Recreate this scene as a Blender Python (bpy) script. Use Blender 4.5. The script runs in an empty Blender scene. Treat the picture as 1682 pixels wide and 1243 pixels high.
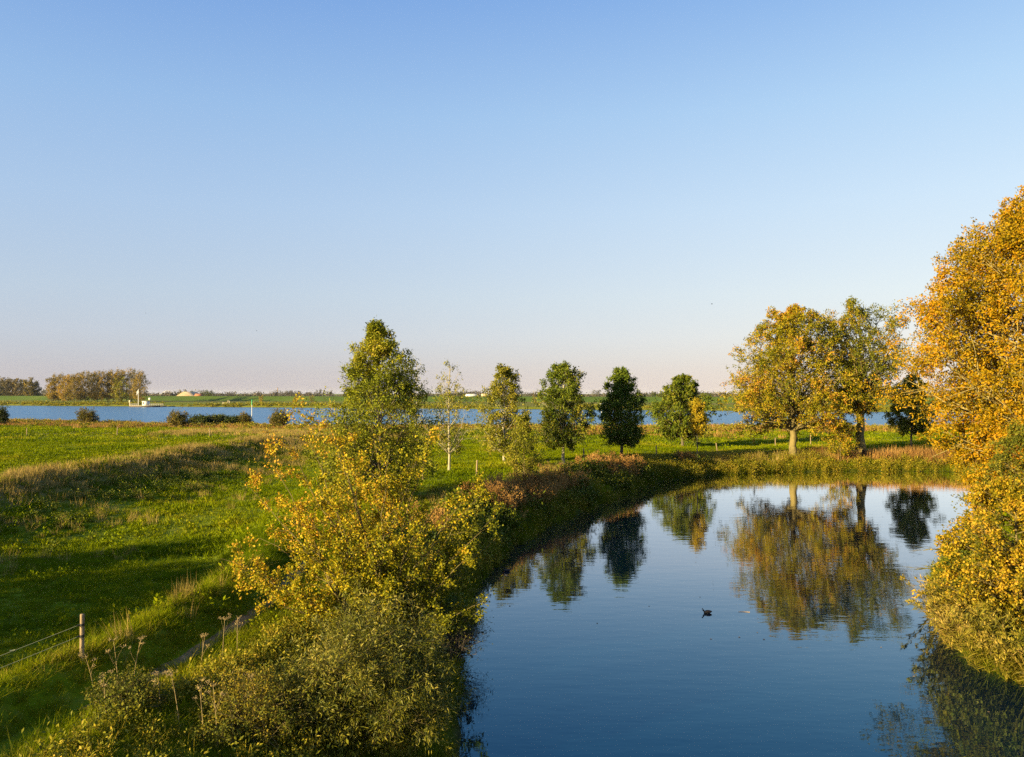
import bpy, math, random
import numpy as np
from mathutils import Vector

SC = bpy.context.scene
COL = SC.collection
R = math.radians
H_CAM = 9.5

# ------------------------------------------------------------------ camera
cam_d = bpy.data.cameras.new('camera')
cam = bpy.data.objects.new('camera', cam_d)
COL.objects.link(cam)
cam.location = (0, 0, H_CAM)
cam.rotation_euler = (R(91.08), 0, 0)
cam_d.sensor_width = 36.0
cam_d.lens = 36.0 * 1300 / 1682
cam_d.clip_start = 0.5
cam_d.clip_end = 30000
SC.camera = cam

# ------------------------------------------------------------------ sky and sun
SUN_EL = 12.5
SDX, SDY = 0.81, 0.586            # where the shadows fall on the ground
world = bpy.data.worlds.new('World')
SC.world = world
world.use_nodes = True
wt = world.node_tree
for n in list(wt.nodes):
    wt.nodes.remove(n)
sky = wt.nodes.new('ShaderNodeTexSky')
sky.sky_type = 'NISHITA'
sky.sun_disc = False
sky.sun_elevation = R(SUN_EL)
sky.sun_rotation = math.atan2(-SDX, -SDY)
sky.altitude = 0
sky.air_density = 1.0
sky.dust_density = 0.3
sky.ozone_density = 2.0
# the air near the ground: one even gradient by height above the horizon, the same all round
tc = wt.nodes.new('ShaderNodeTexCoord')
sx = wt.nodes.new('ShaderNodeSeparateXYZ')
wt.links.new(tc.outputs['Generated'], sx.inputs[0])
rp = wt.nodes.new('ShaderNodeValToRGB')
SKY = [(0.0, (.450, .430, .505)), (0.03, (.474, .449, .530)), (0.07, (.528, .535, .617)), (0.12, (.535, .588, .672)),
       (0.22, (.472, .597, .757)), (0.33, (.356, .538, .778)), (0.45, (.212, .395, .735)), (1.0, (.05, .15, .43))]
el = rp.color_ramp.elements
while len(el) < len(SKY):
    el.new(0.5)
for k, (p, c) in enumerate(SKY):
    el[k].position = p
    el[k].color = (*c, 1)
wt.links.new(sx.outputs['Z'], rp.inputs[0])
tint = wt.nodes.new('ShaderNodeMix')
tint.data_type = 'RGBA'
tint.blend_type = 'MULTIPLY'
tint.inputs['Factor'].default_value = 1.0
tint.inputs['B'].default_value = (0.168, 0.144, 0.12, 1)
wt.links.new(sky.outputs[0], tint.inputs['A'])
bg = wt.nodes.new('ShaderNodeBackground')
bg.inputs['Strength'].default_value = 0.11
bg2 = wt.nodes.new('ShaderNodeBackground')
bg2.inputs['Strength'].default_value = 0.325
ad = wt.nodes.new('ShaderNodeAddShader')
wo = wt.nodes.new('ShaderNodeOutputWorld')
wt.links.new(tint.outputs['Result'], bg.inputs['Color'])
# clear air is brighter towards and away from the sun than at right angles to it
dt = wt.nodes.new('ShaderNodeVectorMath')
dt.operation = 'DOT_PRODUCT'
dt.inputs[1].default_value = (SDX, SDY, 0)
wt.links.new(tc.outputs['Generated'], dt.inputs[0])
sq = wt.nodes.new('ShaderNodeMath')
sq.operation = 'MULTIPLY'
wt.links.new(dt.outputs['Value'], sq.inputs[0])
wt.links.new(dt.outputs['Value'], sq.inputs[1])
ph = wt.nodes.new('ShaderNodeMix')
ph.data_type = 'RGBA'
ph.inputs['A'].default_value = (0.72, 0.79, 0.90, 1)
ph.inputs['B'].default_value = (1.17, 1.11, 1.02, 1)
wt.links.new(sq.outputs[0], ph.inputs['Factor'])
pm = wt.nodes.new('ShaderNodeMix')
pm.data_type = 'RGBA'
pm.blend_type = 'MULTIPLY'
pm.inputs['Factor'].default_value = 1.0
wt.links.new(rp.outputs[0], pm.inputs['A'])
wt.links.new(ph.outputs['Result'], pm.inputs['B'])
wt.links.new(pm.outputs['Result'], bg2.inputs['Color'])
wt.links.new(bg.outputs[0], ad.inputs[0])
wt.links.new(bg2.outputs[0], ad.inputs[1])
wt.links.new(ad.outputs[0], wo.inputs['Surface'])

sl = bpy.data.lights.new('sun', 'SUN')
sl.energy = 5.0
sl.angle = R(0.5)
sl.color = (1.0, 0.80, 0.40)
sun = bpy.data.objects.new('sun', sl)
COL.objects.link(sun)
ce = math.cos(R(SUN_EL))
sun.rotation_euler = Vector((SDX * ce, SDY * ce, -math.sin(R(SUN_EL)))).to_track_quat('-Z', 'Y').to_euler()
sun.location = (-80, -60, 40)

vs = SC.view_settings
vs.view_transform = 'Standard'
vs.look = 'None'
vs.exposure = 1.6
vs.gamma = 1.0
vs.use_curve_mapping = False
SC.cycles.max_bounces = 6
SC.cycles.diffuse_bounces = 3
SC.cycles.glossy_bounces = 3
SC.cycles.transmission_bounces = 2
SC.cycles.transparent_max_bounces = 4
SC.cycles.sample_clamp_indirect = 2.0
SC.cycles.blur_glossy = 0.5
SC.cycles.use_denoising = False
SC.cycles.caustics_reflective = False
SC.cycles.caustics_refractive = False


# ------------------------------------------------------------------ helpers: numbers
def zof(py, d):                    # height of a point d metres away seen at photo row py
    return H_CAM + (646 - py) * d / 1300


def xof(px, d):
    return (px - 841) * d / 1300


_tab = np.random.default_rng(7).random((256, 256)).astype(np.float64)


def vn(x, y, o=0):
    x = np.asarray(x, float) + o * 17.31
    y = np.asarray(y, float) + o * 9.77
    xi = np.floor(x).astype(int); yi = np.floor(y).astype(int)
    fx = x - xi; fy = y - yi
    fx = fx * fx * (3 - 2 * fx); fy = fy * fy * (3 - 2 * fy)
    a = _tab[xi & 255, yi & 255]; b = _tab[(xi + 1) & 255, yi & 255]
    c = _tab[xi & 255, (yi + 1) & 255]; d = _tab[(xi + 1) & 255, (yi + 1) & 255]
    return (a * (1 - fx) + b * fx) * (1 - fy) + (c * (1 - fx) + d * fx) * fy - 0.5


def fbm(x, y, s, o=0, n=3):
    r = 0
    for k in range(n):
        r = r + vn(np.asarray(x) / s * 2 ** k, np.asarray(y) / s * 2 ** k, o + k) * 0.5 ** k
    return r


def sstep(a, b, x):
    t = np.clip((np.asarray(x, float) - a) / (b - a), 0, 1)
    return t * t * (3 - 2 * t)


POND = np.array([(-1.6, 22), (-1.9, 30), (-1.8, 39), (-.3, 47.7), (2.6, 57), (8.4, 69), (15.0, 84), (22.8, 92), (33, 96.3), (44, 97),
                 (53, 96.5), (55, 89), (47, 76), (39, 66), (30, 53), (21, 40), (17.2, 31), (16.4, 27.8), (17.4, 25), (18.5, 18), (16, 5), (8, -4),
                 (0, -4), (-2.2, 5), (-1.4, 14)], float)


def pond_sd(x, y):
    x = np.asarray(x, float); y = np.asarray(y, float)
    d2 = np.full(x.shape, 1e18); ins = np.zeros(x.shape, bool)
    n = len(POND)
    for i in range(n):
        a = POND[i]; b = POND[(i + 1) % n]
        ex, ey = b - a
        t = np.clip(((x - a[0]) * ex + (y - a[1]) * ey) / (ex * ex + ey * ey), 0, 1)
        d2 = np.minimum(d2, (x - a[0] - t * ex) ** 2 + (y - a[1] - t * ey) ** 2)
        if a[1] != b[1]:
            c = ((a[1] > y) != (b[1] > y)) & (x < (b[0] - a[0]) * (y - a[1]) / (b[1] - a[1]) + a[0])
            ins ^= c
    d = np.sqrt(d2)
    return np.where(ins, -d, d) + 0.5 * fbm(x, y, 4.0, 31, 2)


def path_x(y):
    return np.interp(y, [-20, 10, 17.4, 21.5, 29, 36, 44, 60, 80], [-13.5, -13, -11.2, -9.9, -9.0, -9.4, -11, -13, -14])


def far_shore(x):
    return 470.7 - 0.36 * np.clip(x, -1500, 1500) + 5 * vn(np.asarray(x) / 40, 3.3, 2)


def near_shore(x):
    return np.interp(x, [-400, -180, -150, -118, -100, -62, -55, -30, 0, 60, 130, 400], [262, 252, 236, 226, 216, 205, 196, 200, 203, 203, 201, 200]) + 8 * vn(np.asarray(x) / 22, 1.7, 5)


def ground(x, y):
    x = np.asarray(x, float); y = np.asarray(y, float)
    x, y = np.broadcast_arrays(x, y)
    h = 2.0 + 0.35 * fbm(x, y, 26, 1) + (0.12 + 0.10 * sstep(-30, -40, x) + 0.06 * sstep(95, 120, y)) * fbm(x, y * 1.6, 5.5, 4, 2)
    # upland on the left, ridge, swale
    h = h + 0.7 * sstep(-33, -38, x) * sstep(180, 130, y) - 0.7 * sstep(150, 190, y)
    rx = -35.5 + 1.2 * np.sin(y / 17.0)
    h = h + 0.75 * np.exp(-((x - rx) / 2.6) ** 2) * sstep(150, 110, y)
    px = path_x(y)
    sw = sstep(-34.0, -24, x) * sstep(px - 2.2, px - 5.5, x) * sstep(135, 85, y) * sstep(-40, -10, y)
    h = h - 1.0 * sw
    # path, fence bank, pond shoulder (near)
    near = sstep(46, 33, y)
    h = h + near * (0.58 * np.exp(-((x - px + 1.9) / 1.0) ** 2) - 0.12 * np.exp(-((x - px) / 0.7) ** 2) + 0.12 * np.exp(-((x - px - 2.2) / 1.0) ** 2))
    # lower ground on the far and right side of the pond
    h = h - 0.45 * sstep(10, 30, x) * sstep(60, 80, y) * sstep(220, 150, y)
    h = h + 0.35 * np.exp(-((y - 160 - 0.12 * x) / 14) ** 2) * sstep(-5, 15, x)
    h = np.where((x > 12) & (y < 90), np.minimum(h, 1.7), h)
    # river
    ns = near_shore(x)
    h = h - (h + 1.5) * sstep(ns - 9, ns + 5, y)
    fs = far_shore(x)
    hf = 1.25 + 0.5 * fbm(x / 2, y, 30, 8) + 0.5 * sstep(fs + 40, fs + 200, y)
    h = np.where(y > 340, -1.5 + (hf + 1.5) * sstep(fs - 3, fs + 9, y), h)
    # pond
    sd = pond_sd(x, y)
    steep = np.where(y < 36, 0.30, 0.75)
    b = np.where(sd > 0, np.where(y < 36, steep * sd, np.minimum(steep * sd, 0.85 + 0.20 * sd)) + 0.02, np.maximum(-1.6, 0.55 * sd))
    k = 0.35
    hh = np.clip(0.5 + 0.5 * (h - b) / k, 0, 1)
    h2 = h * (1 - hh) + b * hh - k * hh * (1 - hh)
    return np.where(sd < 9, h2, h)


# ------------------------------------------------------------------ helpers: objects
def tag(o, label=None, cat=None, group=None, kind=None):
    if label: o['label'] = label
    if cat: o['category'] = cat
    if group: o['group'] = group
    if kind: o['kind'] = kind
    return o


def empty(name, loc, label, cat, group=None):
    o = bpy.data.objects.new(name, None)
    o.empty_display_size = 0.3
    COL.objects.link(o)
    o.location = loc
    return tag(o, label, cat, group)


class MB:
    def __init__(s):
        s.v = []; s.f4 = []; s.f3 = []; s.n = 0; s.m4 = []; s.m3 = []

    def add(s, v, quads=None, tris=None, mat=0):
        v = np.asarray(v, np.float32).reshape(-1, 3)
        if quads is not None and len(quads):
            q = np.asarray(quads, np.int64).reshape(-1, 4) + s.n
            s.f4.append(q); s.m4.append(np.full(len(q), mat))
        if tris is not None and len(tris):
            q = np.asarray(tris, np.int64).reshape(-1, 3) + s.n
            s.f3.append(q); s.m3.append(np.full(len(q), mat))
        s.v.append(v); s.n += len(v)

    def mesh(s, name, mats, smooth=False):
        me = bpy.data.meshes.new(name)
        v = np.concatenate(s.v)
        me.vertices.add(len(v)); me.vertices.foreach_set('co', v.ravel())
        q = np.concatenate(s.f4) if s.f4 else np.zeros((0, 4), np.int64)
        t = np.concatenate(s.f3) if s.f3 else np.zeros((0, 3), np.int64)
        li = np.concatenate([q.ravel(), t.ravel()]).astype(np.int32)
        me.loops.add(len(li)); me.loops.foreach_set('vertex_index', li)
        me.polygons.add(len(q) + len(t))
        st = np.concatenate([np.arange(len(q)) * 4, len(q) * 4 + np.arange(len(t)) * 3]).astype(np.int32)
        me.polygons.foreach_set('loop_start', st)
        mi = np.concatenate([np.concatenate(s.m4) if s.m4 else np.zeros(0), np.concatenate(s.m3) if s.m3 else np.zeros(0)]).astype(np.int32)
        for m in (mats if isinstance(mats, (list, tuple)) else [mats]):
            me.materials.append(m)
        me.polygons.foreach_set('material_index', mi)
        if smooth:
            me.polygons.foreach_set('use_smooth', np.ones(len(q) + len(t), bool))
        me.update(calc_edges=True)
        return me

    def build(s, name, mats, parent=None, smooth=False, loc=None):
        o = bpy.data.objects.new(name, s.mesh(name, mats, smooth))
        COL.objects.link(o)
        if parent: o.parent = parent
        if loc is not None: o.location = loc
        return o


def nrm(a):
    return a / np.maximum(np.linalg.norm(a, axis=-1, keepdims=True), 1e-9)


def bez(B, t):                     # B: dict of p0,p1,p2 (N,3); t (N,) -> (N,3)
    t = t[:, None]
    return B['p0'] * (1 - t) ** 2 + 2 * B['p1'] * t * (1 - t) + B['p2'] * t * t


def bezd(B, t):
    t = t[:, None]
    return 2 * (1 - t) * (B['p1'] - B['p0']) + 2 * t * (B['p2'] - B['p1'])


def rad(B, t):
    return B['r0'] * (1 - t) + B['r1'] * t


def branches(p0, p1, p2, r0, r1):
    f = lambda a: np.atleast_2d(np.asarray(a, float))
    n = len(f(p0))
    return dict(p0=f(p0), p1=f(p1), p2=f(p2), r0=np.broadcast_to(np.asarray(r0, float), (n,)).copy(), r1=np.broadcast_to(np.asarray(r1, float), (n,)).copy())


def sub(B, i):
    return {k: v[i] for k, v in B.items()}


def cat(*Bs):
    return {k: np.concatenate([b[k] for b in Bs]) for k in Bs[0]}


def tubes(mb, B, K=6, S=6, mat=0, wob=0.0, rng=None):
    N = len(B['p0'])
    if N == 0: return
    ts = np.linspace(0, 1, K + 1)
    P = np.stack([bez(B, np.full(N, t)) for t in ts], 1)
    if wob and rng is not None:
        L = np.linalg.norm(B['p2'] - B['p0'], axis=1)
        w = rng.normal(0, wob, P.shape) * L[:, None, None]
        w[:, 0] = 0; w[:, -1] *= 0.3
        P = P + w
    T = np.gradient(P, axis=1); T = nrm(T)
    ref = np.where(np.abs(T[:, :1, 2:3]) > 0.8, np.array([1.0, 0, 0]), np.array([0, 0, 1.0]))
    U = nrm(np.cross(T, np.broadcast_to(ref, T.shape))); V = np.cross(T, U)
    rr = B['r0'][:, None] * (1 - ts) + B['r1'][:, None] * ts
    an = np.arange(S) * 2 * np.pi / S
    ring = P[:, :, None] + rr[:, :, None, None] * (np.cos(an)[:, None] * U[:, :, None] + np.sin(an)[:, None] * V[:, :, None])
    idx = np.arange(N * (K + 1) * S).reshape(N, K + 1, S)
    a = idx[:, :-1]; b = idx[:, 1:]
    q = np.stack([a, np.roll(a, -1, 2), np.roll(b, -1, 2), b], -1)
    mb.add(ring.reshape(-1, 3), quads=q.reshape(-1, 4), mat=mat)


def spawn(rng, B, n, u=(0.2, 1.0), L=(0.3, 0.6), spread=0.55, up=0.15, droop=0.0, rk=0.55, rt=0.3, fade=0.6):
    N = len(B['p0'])
    i = np.repeat(np.arange(N), n)
    b = sub(B, i)
    t = rng.uniform(u[0], u[1], len(i))
    p = bez(b, t); T = nrm(bezd(b, t))
    rnd = rng.normal(size=p.shape)
    rnd = nrm(rnd - (rnd * T).sum(1, keepdims=True) * T)
    d = nrm(T * (1 - spread) + rnd * spread + np.array([0, 0, up]))
    PL = np.linalg.norm(b['p2'] - b['p0'], axis=1)
    ln = PL * rng.uniform(L[0], L[1], len(i)) * (1.25 - fade * t)
    p2 = p + d * ln[:, None] + np.array([0, 0, droop]) * ln[:, None]
    p1 = p + d * ln[:, None] * 0.5 + rng.normal(0, 0.06, p.shape) * ln[:, None]
    r0 = rad(b, t) * rk
    return dict(p0=p, p1=p1, p2=p2, r0=r0, r1=r0 * rt)


def leaves_on(rng, B, per, t0=0.1, jit=0.05, ahead=0.5):
    N = len(B['p0'])
    i = np.repeat(np.arange(N), per)
    b = sub(B, i)
    t = rng.uniform(t0, 1.03, len(i))
    p = bez(b, t) + rng.normal(0, jit, (len(i), 3))
    d = nrm(nrm(bezd(b, t)) * ahead + nrm(rng.normal(size=p.shape)) * (1 - ahead) + np.array([0, 0, -0.15]))
    return p, d


def leaf_quads(mb, rng, p, d, ln, wd, mat=0, fold=0.18, flat=0.35):
    n = len(p)
    ln = ln * rng.uniform(0.65, 1.25, n)[:, None]
    wd = wd * rng.uniform(0.7, 1.2, n)[:, None]
    ref = nrm(rng.normal(size=(n, 3)) + np.array([0, 0, flat * 3]))
    s = nrm(np.cross(d, ref)); nn = np.cross(s, d)
    base = p; tip = p + d * ln
    mid = p + d * ln * 0.45
    l = mid + s * wd * 0.5 + nn * wd * fold
    r = mid - s * wd * 0.5 + nn * wd * fold
    v = np.stack([base, l, tip, r], 1).reshape(-1, 3)
    k = np.arange(n)[:, None] * 4
    mb.add(v, tris=np.concatenate([k + np.array([0, 2, 1]), k + np.array([0, 3, 2])]), mat=mat)


# ------------------------------------------------------------------ helpers: materials
def new_mat(name):
    m = bpy.data.materials.new(name)
    m.use_nodes = True
    nt = m.node_tree
    for n in list(nt.nodes): nt.nodes.remove(n)
    out = nt.nodes.new('ShaderNodeOutputMaterial')
    return m, nt, out


def node(nt, t, **kw):
    n = nt.nodes.new(t)
    for k, v in kw.items(): setattr(n, k, v)
    return n


def math_n(nt, op, a, b=None, c=None, clamp=False):
    n = nt.nodes.new('ShaderNodeMath'); n.operation = op; n.use_clamp = clamp
    for i, v in enumerate((a, b, c)):
        if v is None: continue
        if isinstance(v, (int, float)): n.inputs[i].default_value = v
        else: nt.links.new(v, n.inputs[i])
    return n.outputs[0]


def ramp(nt, fac, stops):
    n = nt.nodes.new('ShaderNodeValToRGB')
    e = n.color_ramp.elements
    while len(e) < len(stops): e.new(0.5)
    for k, (p, c) in enumerate(stops):
        e[k].position = p; e[k].color = (*c, 1)
    nt.links.new(fac, n.inputs[0])
    return n.outputs[0]


def noise(nt, vec, scale, detail=2.0, rough=0.5):
    n = nt.nodes.new('ShaderNodeTexNoise')
    n.inputs['Scale'].default_value = scale
    n.inputs['Detail'].default_value = detail
    n.inputs['Roughness'].default_value = rough
    if vec is not None: nt.links.new(vec, n.inputs['Vector'])
    return n.outputs['Fac']


def leaf_mat(name, stops, nscale=0.5, amp=1.2, rnd=0.6, transl=0.3, rough=0.6, grad=None, spec=0.15):
    """autumn or summer leaf: colour by leaf and by clump, partly translucent"""
    m, nt, out = new_mat(name)
    geo = node(nt, 'ShaderNodeNewGeometry')
    nz = noise(nt, geo.outputs['Position'], nscale, 2.0)
    f = math_n(nt, 'MULTIPLY_ADD', math_n(nt, 'SUBTRACT', nz, 0.5), amp * 1.6, 0.5)
    f = math_n(nt, 'ADD', f, math_n(nt, 'MULTIPLY', math_n(nt, 'SUBTRACT', geo.outputs['Random Per Island'], 0.5), rnd))
    if grad:                       # species colour turning along one direction of the crown
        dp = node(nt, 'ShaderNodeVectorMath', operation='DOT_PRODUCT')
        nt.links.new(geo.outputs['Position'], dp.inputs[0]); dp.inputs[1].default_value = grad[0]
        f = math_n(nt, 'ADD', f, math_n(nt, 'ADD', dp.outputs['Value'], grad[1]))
    f = math_n(nt, 'MULTIPLY', f, 1.0, clamp=True)
    c = ramp(nt, f, stops)
    p = node(nt, 'ShaderNodeBsdfPrincipled')
    p.inputs['Roughness'].default_value = rough
    p.inputs['Specular IOR Level'].default_value = spec
    nt.links.new(c, p.inputs['Base Color'])
    tr = node(nt, 'ShaderNodeBsdfTranslucent'); nt.links.new(c, tr.inputs['Color'])
    mx = node(nt, 'ShaderNodeMixShader'); mx.inputs[0].default_value = transl
    nt.links.new(p.outputs[0], mx.inputs[1]); nt.links.new(tr.outputs[0], mx.inputs[2])
    nt.links.new(mx.outputs[0], out.inputs['Surface'])
    return m


def bark_mat(name, c1, c2, scale=6.0):
    m, nt, out = new_mat(name)
    geo = node(nt, 'ShaderNodeNewGeometry')
    mp = node(nt, 'ShaderNodeMapping'); mp.inputs['Scale'].default_value = (1, 1, 0.25)
    nt.links.new(geo.outputs['Position'], mp.inputs['Vector'])
    nz = noise(nt, mp.outputs[0], scale, 5.0, 0.65)
    c = ramp(nt, nz, [(0.3, c1), (0.7, c2)])
    p = node(nt, 'ShaderNodeBsdfPrincipled'); p.inputs['Roughness'].default_value = 0.9
    p.inputs['Specular IOR Level'].default_value = 0.2
    nt.links.new(c, p.inputs['Base Color'])
    b = node(nt, 'ShaderNodeBump'); b.inputs['Strength'].default_value = 0.6; b.inputs['Distance'].default_value = 0.05
    nt.links.new(nz, b.inputs['Height']); nt.links.new(b.outputs[0], p.inputs['Normal'])
    nt.links.new(p.outputs[0], out.inputs['Surface'])
    return m


def plain_mat(name, c, rough=0.7, var=0.15, scale=4.0, spec=0.3):
    m, nt, out = new_mat(name)
    geo = node(nt, 'ShaderNodeNewGeometry')
    nz = noise(nt, geo.outputs['Position'], scale, 4.0)
    col = ramp(nt, nz, [(0.25, tuple(v * (1 - var) for v in c)), (0.75, tuple(min(1, v * (1 + var)) for v in c))])
    p = node(nt, 'ShaderNodeBsdfPrincipled'); p.inputs['Roughness'].default_value = rough
    p.inputs['Specular IOR Level'].default_value = spec
    nt.links.new(col, p.inputs['Base Color'])
    nt.links.new(p.outputs[0], out.inputs['Surface'])
    return m


def grass_mat(name, stops, scale=0.12, rnd=0.5, transl=0.25):
    return leaf_mat(name, stops, nscale=scale, amp=1.1, rnd=rnd, transl=transl, rough=0.8, spec=0.04)


# ------------------------------------------------------------------ ground
GREEN = [(0.0, (0.055, 0.084, 0.001)), (0.4, (0.128, 0.168, 0.0015)), (0.75, (0.200, 0.220, 0.003)), (1.0, (0.300, 0.245, 0.012))]


def ground_mat():
    m, nt, out = new_mat('ground_turf')
    geo = node(nt, 'ShaderNodeNewGeometry')
    pos = geo.outputs['Position']
    n1 = noise(nt, pos, 0.06, 3.0); n2 = noise(nt, pos, 1.1, 4.0, 0.6); n3 = noise(nt, pos, 5.0, 3.0, 0.6)
    f = math_n(nt, 'MULTIPLY_ADD', n1, 0.9, math_n(nt, 'MULTIPLY', n2, 0.5))
    f = math_n(nt, 'ADD', f, -0.22, clamp=True)
    g = ramp(nt, f, GREEN)
    st = ramp(nt, n2, [(0.2, (0.10, 0.075, 0.022)), (0.8, (0.26, 0.19, 0.06))])
    ru = ramp(nt, n2, [(0.2, (0.11, 0.06, 0.02)), (0.8, (0.26, 0.145, 0.055))])
    so = ramp(nt, n3, [(0.2, (0.10, 0.085, 0.07)), (0.8, (0.20, 0.17, 0.14))])
    wtc = ramp(nt, n2, [(0.2, (0.015, 0.02, 0.008)), (0.8, (0.035, 0.04, 0.012))])
    at = node(nt, 'ShaderNodeAttribute', attribute_name='cover')
    sep = node(nt, 'ShaderNodeSeparateColor'); nt.links.new(at.outputs['Color'], sep.inputs[0])
    at2 = node(nt, 'ShaderNodeAttribute', attribute_name='earth')
    sep2 = node(nt, 'ShaderNodeSeparateColor'); nt.links.new(at2.outputs['Color'], sep2.inputs[0])

    def mix(a, b, w, brk=0.6):
        w = math_n(nt, 'MULTIPLY_ADD', math_n(nt, 'SUBTRACT', n2, 0.5), brk, w)
        w = math_n(nt, 'MULTIPLY', w, 1.0, clamp=True)
        mm = node(nt, 'ShaderNodeMix', data_type='RGBA')
        nt.links.new(w, mm.inputs['Factor']); nt.links.new(a, mm.inputs['A']); nt.links.new(b, mm.inputs['B'])
        return mm.outputs['Result']
    c = mix(g, st, sep.outputs[0]); c = mix(c, ru, sep.outputs[1]); c = mix(c, wtc, sep.outputs[2], 0.2); c = mix(c, so, sep2.outputs[0], 0.3)
    p = node(nt, 'ShaderNodeBsdfPrincipled'); p.inputs['Roughness'].default_value = 0.95; p.inputs['Specular IOR Level'].default_value = 0.1
    nt.links.new(c, p.inputs['Base Color'])
    b = node(nt, 'ShaderNodeBump'); b.inputs['Strength'].default_value = 0.8; b.inputs['Distance'].default_value = 0.25
    nt.links.new(math_n(nt, 'ADD', n2, math_n(nt, 'MULTIPLY', n3, 0.4)), b.inputs['Height']); nt.links.new(b.outputs[0], p.inputs['Normal'])
    nt.links.new(p.outputs[0], out.inputs['Surface'])
    return m


def straw_w(x, y):
    rx = -35.5 + 1.2 * np.sin(y / 17.0)
    a = np.exp(-((x - rx - 1.0) / 3.2) ** 2) * sstep(165, 130, y) * sstep(-60, 10, y)
    a = a + 0.8 * np.exp(-((y - 138 - 0.04 * x) / 7) ** 2) * sstep(-8, -20, x)
    a = a + 0.45 * sstep(0.05, 0.3, fbm(x, y, 22, 12)) * sstep(120, 150, y)
    return np.clip(a, 0, 1)


def rust_w(x, y):
    ns = near_shore(x)
    a = sstep(ns - 34, ns - 18, y) * sstep(ns + 4, ns - 2, y)
    b = np.exp(-((y - 160 - 0.12 * x) / 17) ** 2) * sstep(-6, 12, x) * sstep(-0.25, 0.1, fbm(x, y, 20, 15))
    return np.clip(a + b, 0, 1)


def grid_axis(parts):
    r = [parts[0][0]]
    for a, b, s in parts:
        n = max(1, int(round((b - a) / s)))
        r += list(a + (b - a) * (np.arange(n) + 1) / n)
    return np.array(r)


def geo_axis(a, b, s0, k):
    r = [a]; s = s0
    while r[-1] < b:
        r.append(r[-1] + s); s *= k
    return r[1:]


xs = grid_axis([(-46, 62, 0.45)])
xs = np.concatenate([[-v for v in geo_axis(46, 7000, 1.0, 1.13)][::-1], xs, geo_axis(62, 7000, 1.0, 1.13)])
ys = np.concatenate([[-200, -120, -70, -40, -25, -15, -8], grid_axis([(-3, 108, 0.45)]), geo_axis(108, 190, 0.8, 1.02), grid_axis([(190, 285, 1.6), (285, 455, 17), (455, 486, 1.5), (486, 700, 12)]),
                     geo_axis(700, 11000, 14, 1.12)])
ys = np.unique(np.round(ys, 3))
X, Yv = np.meshgrid(xs, ys)
Y = Yv - 0.36 * np.clip(X, -1500, 1500) * sstep(300, 430, Yv)
Z = ground(X, Y)
ny, nx = X.shape
gb = MB()
idx = np.arange(nx * ny).reshape(ny, nx)
gb.add(np.stack([X, Y, Z], -1).reshape(-1, 3), quads=np.stack([idx[:-1, :-1], idx[:-1, 1:], idx[1:, 1:], idx[1:, :-1]], -1).reshape(-1, 4))
M_GROUND = ground_mat()
go = gb.build('ground', M_GROUND, smooth=True)
tag(go, kind='structure')
SDg = pond_sd(X, Y)
ca = go.data.color_attributes.new('cover', 'FLOAT_COLOR', 'POINT')
fs_ = far_shore(X)
st_far = np.exp(-((Y - fs_ - 215) / 22) ** 2) * 0.9 + 0.55 * sstep(0, 14, Y - fs_) * sstep(230, 205, Y - fs_) * sstep(-0.2, 0.3, fbm(X / 3, Y, 24, 19))
wet = np.clip(sstep(0.9, -0.1, SDg) + sstep(0.35, -0.1, Z) * (Y > 150), 0, 1)
cv = np.stack([np.clip(np.where(Y > 340, st_far, straw_w(X, Y)), 0, 1), np.where(Y > 340, 0.25 * sstep(30, 0, Y - fs_), rust_w(X, Y)), wet, np.ones_like(X)], -1)
ca.data.foreach_set('color', cv.astype(np.float32).ravel())
ce_ = go.data.color_attributes.new('earth', 'FLOAT_COLOR', 'POINT')
ev = np.zeros(X.shape + (4,)); ev[..., 3] = 1
ce_.data.foreach_set('color', ev.astype(np.float32).ravel())

# trodden path
M_PATH = plain_mat('trodden_earth', (0.27, 0.17, 0.075), 0.95, 0.35, 3.0, 0.1)
pb = MB()
ly = np.arange(19.4, 44, 0.3)
lc = path_x(ly) + 0.1 * vn(ly / 2.0, 0.5, 3)
lw = 0.25 + 0.18 * vn(ly / 0.9, 4.5, 3)
cr = np.linspace(-1, 1, 7)
lw = lw * (0.08 + 0.92 * sstep(19.4, 22, ly))
PX = lc[:, None] + lw[:, None] * cr; PY = np.broadcast_to(ly[:, None], PX.shape)
PZ = ground(PX, PY) + 0.05 - 0.04 * cr ** 2
ii = np.arange(PX.size).reshape(PX.shape)
pb.add(np.stack([PX, PY, PZ], -1).reshape(-1, 3), quads=np.stack([ii[:-1, :-1], ii[:-1, 1:], ii[1:, 1:], ii[1:, :-1]], -1).reshape(-1, 4))
tag(pb.build('path', M_PATH, smooth=True), kind='structure')

# dike beyond the river
db = MB()
dx = np.concatenate([np.arange(-1500, 1500, 20.0)])
prof = np.array([(0, 0.0), (3, 0.5), (17, 5.0), (20, 5.5), (26, 5.5), (30, 5.0), (46, 0.0)])
DX = dx[:, None] + 0 * prof[:, 0]
DY = (470.7 - 0.36 * np.clip(DX, -1500, 1500)) + 238 + prof[:, 0] * 1.0 + 4 * vn(DX / 160, 2.2, 9)
DZ = 1.2 + prof[:, 1] + 0.25 * vn(DX / 60, 7.7, 9) * (prof[:, 1] > 0)
ii = np.arange(DX.size).reshape(DX.shape)
db.add(np.stack([DX, DY, DZ], -1).reshape(-1, 3), quads=np.stack([ii[:-1, :-1], ii[1:, :-1], ii[1:, 1:], ii[:-1, 1:]], -1).reshape(-1, 4))
M_DIKE = leaf_mat('dike_turf', [(0, (0.045, 0.080, 0.008)), (0.6, (0.075, 0.120, 0.010)), (1, (0.12, 0.14, 0.015))], 0.02, 1.0, 0.0, 0.0, 0.9)
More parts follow.
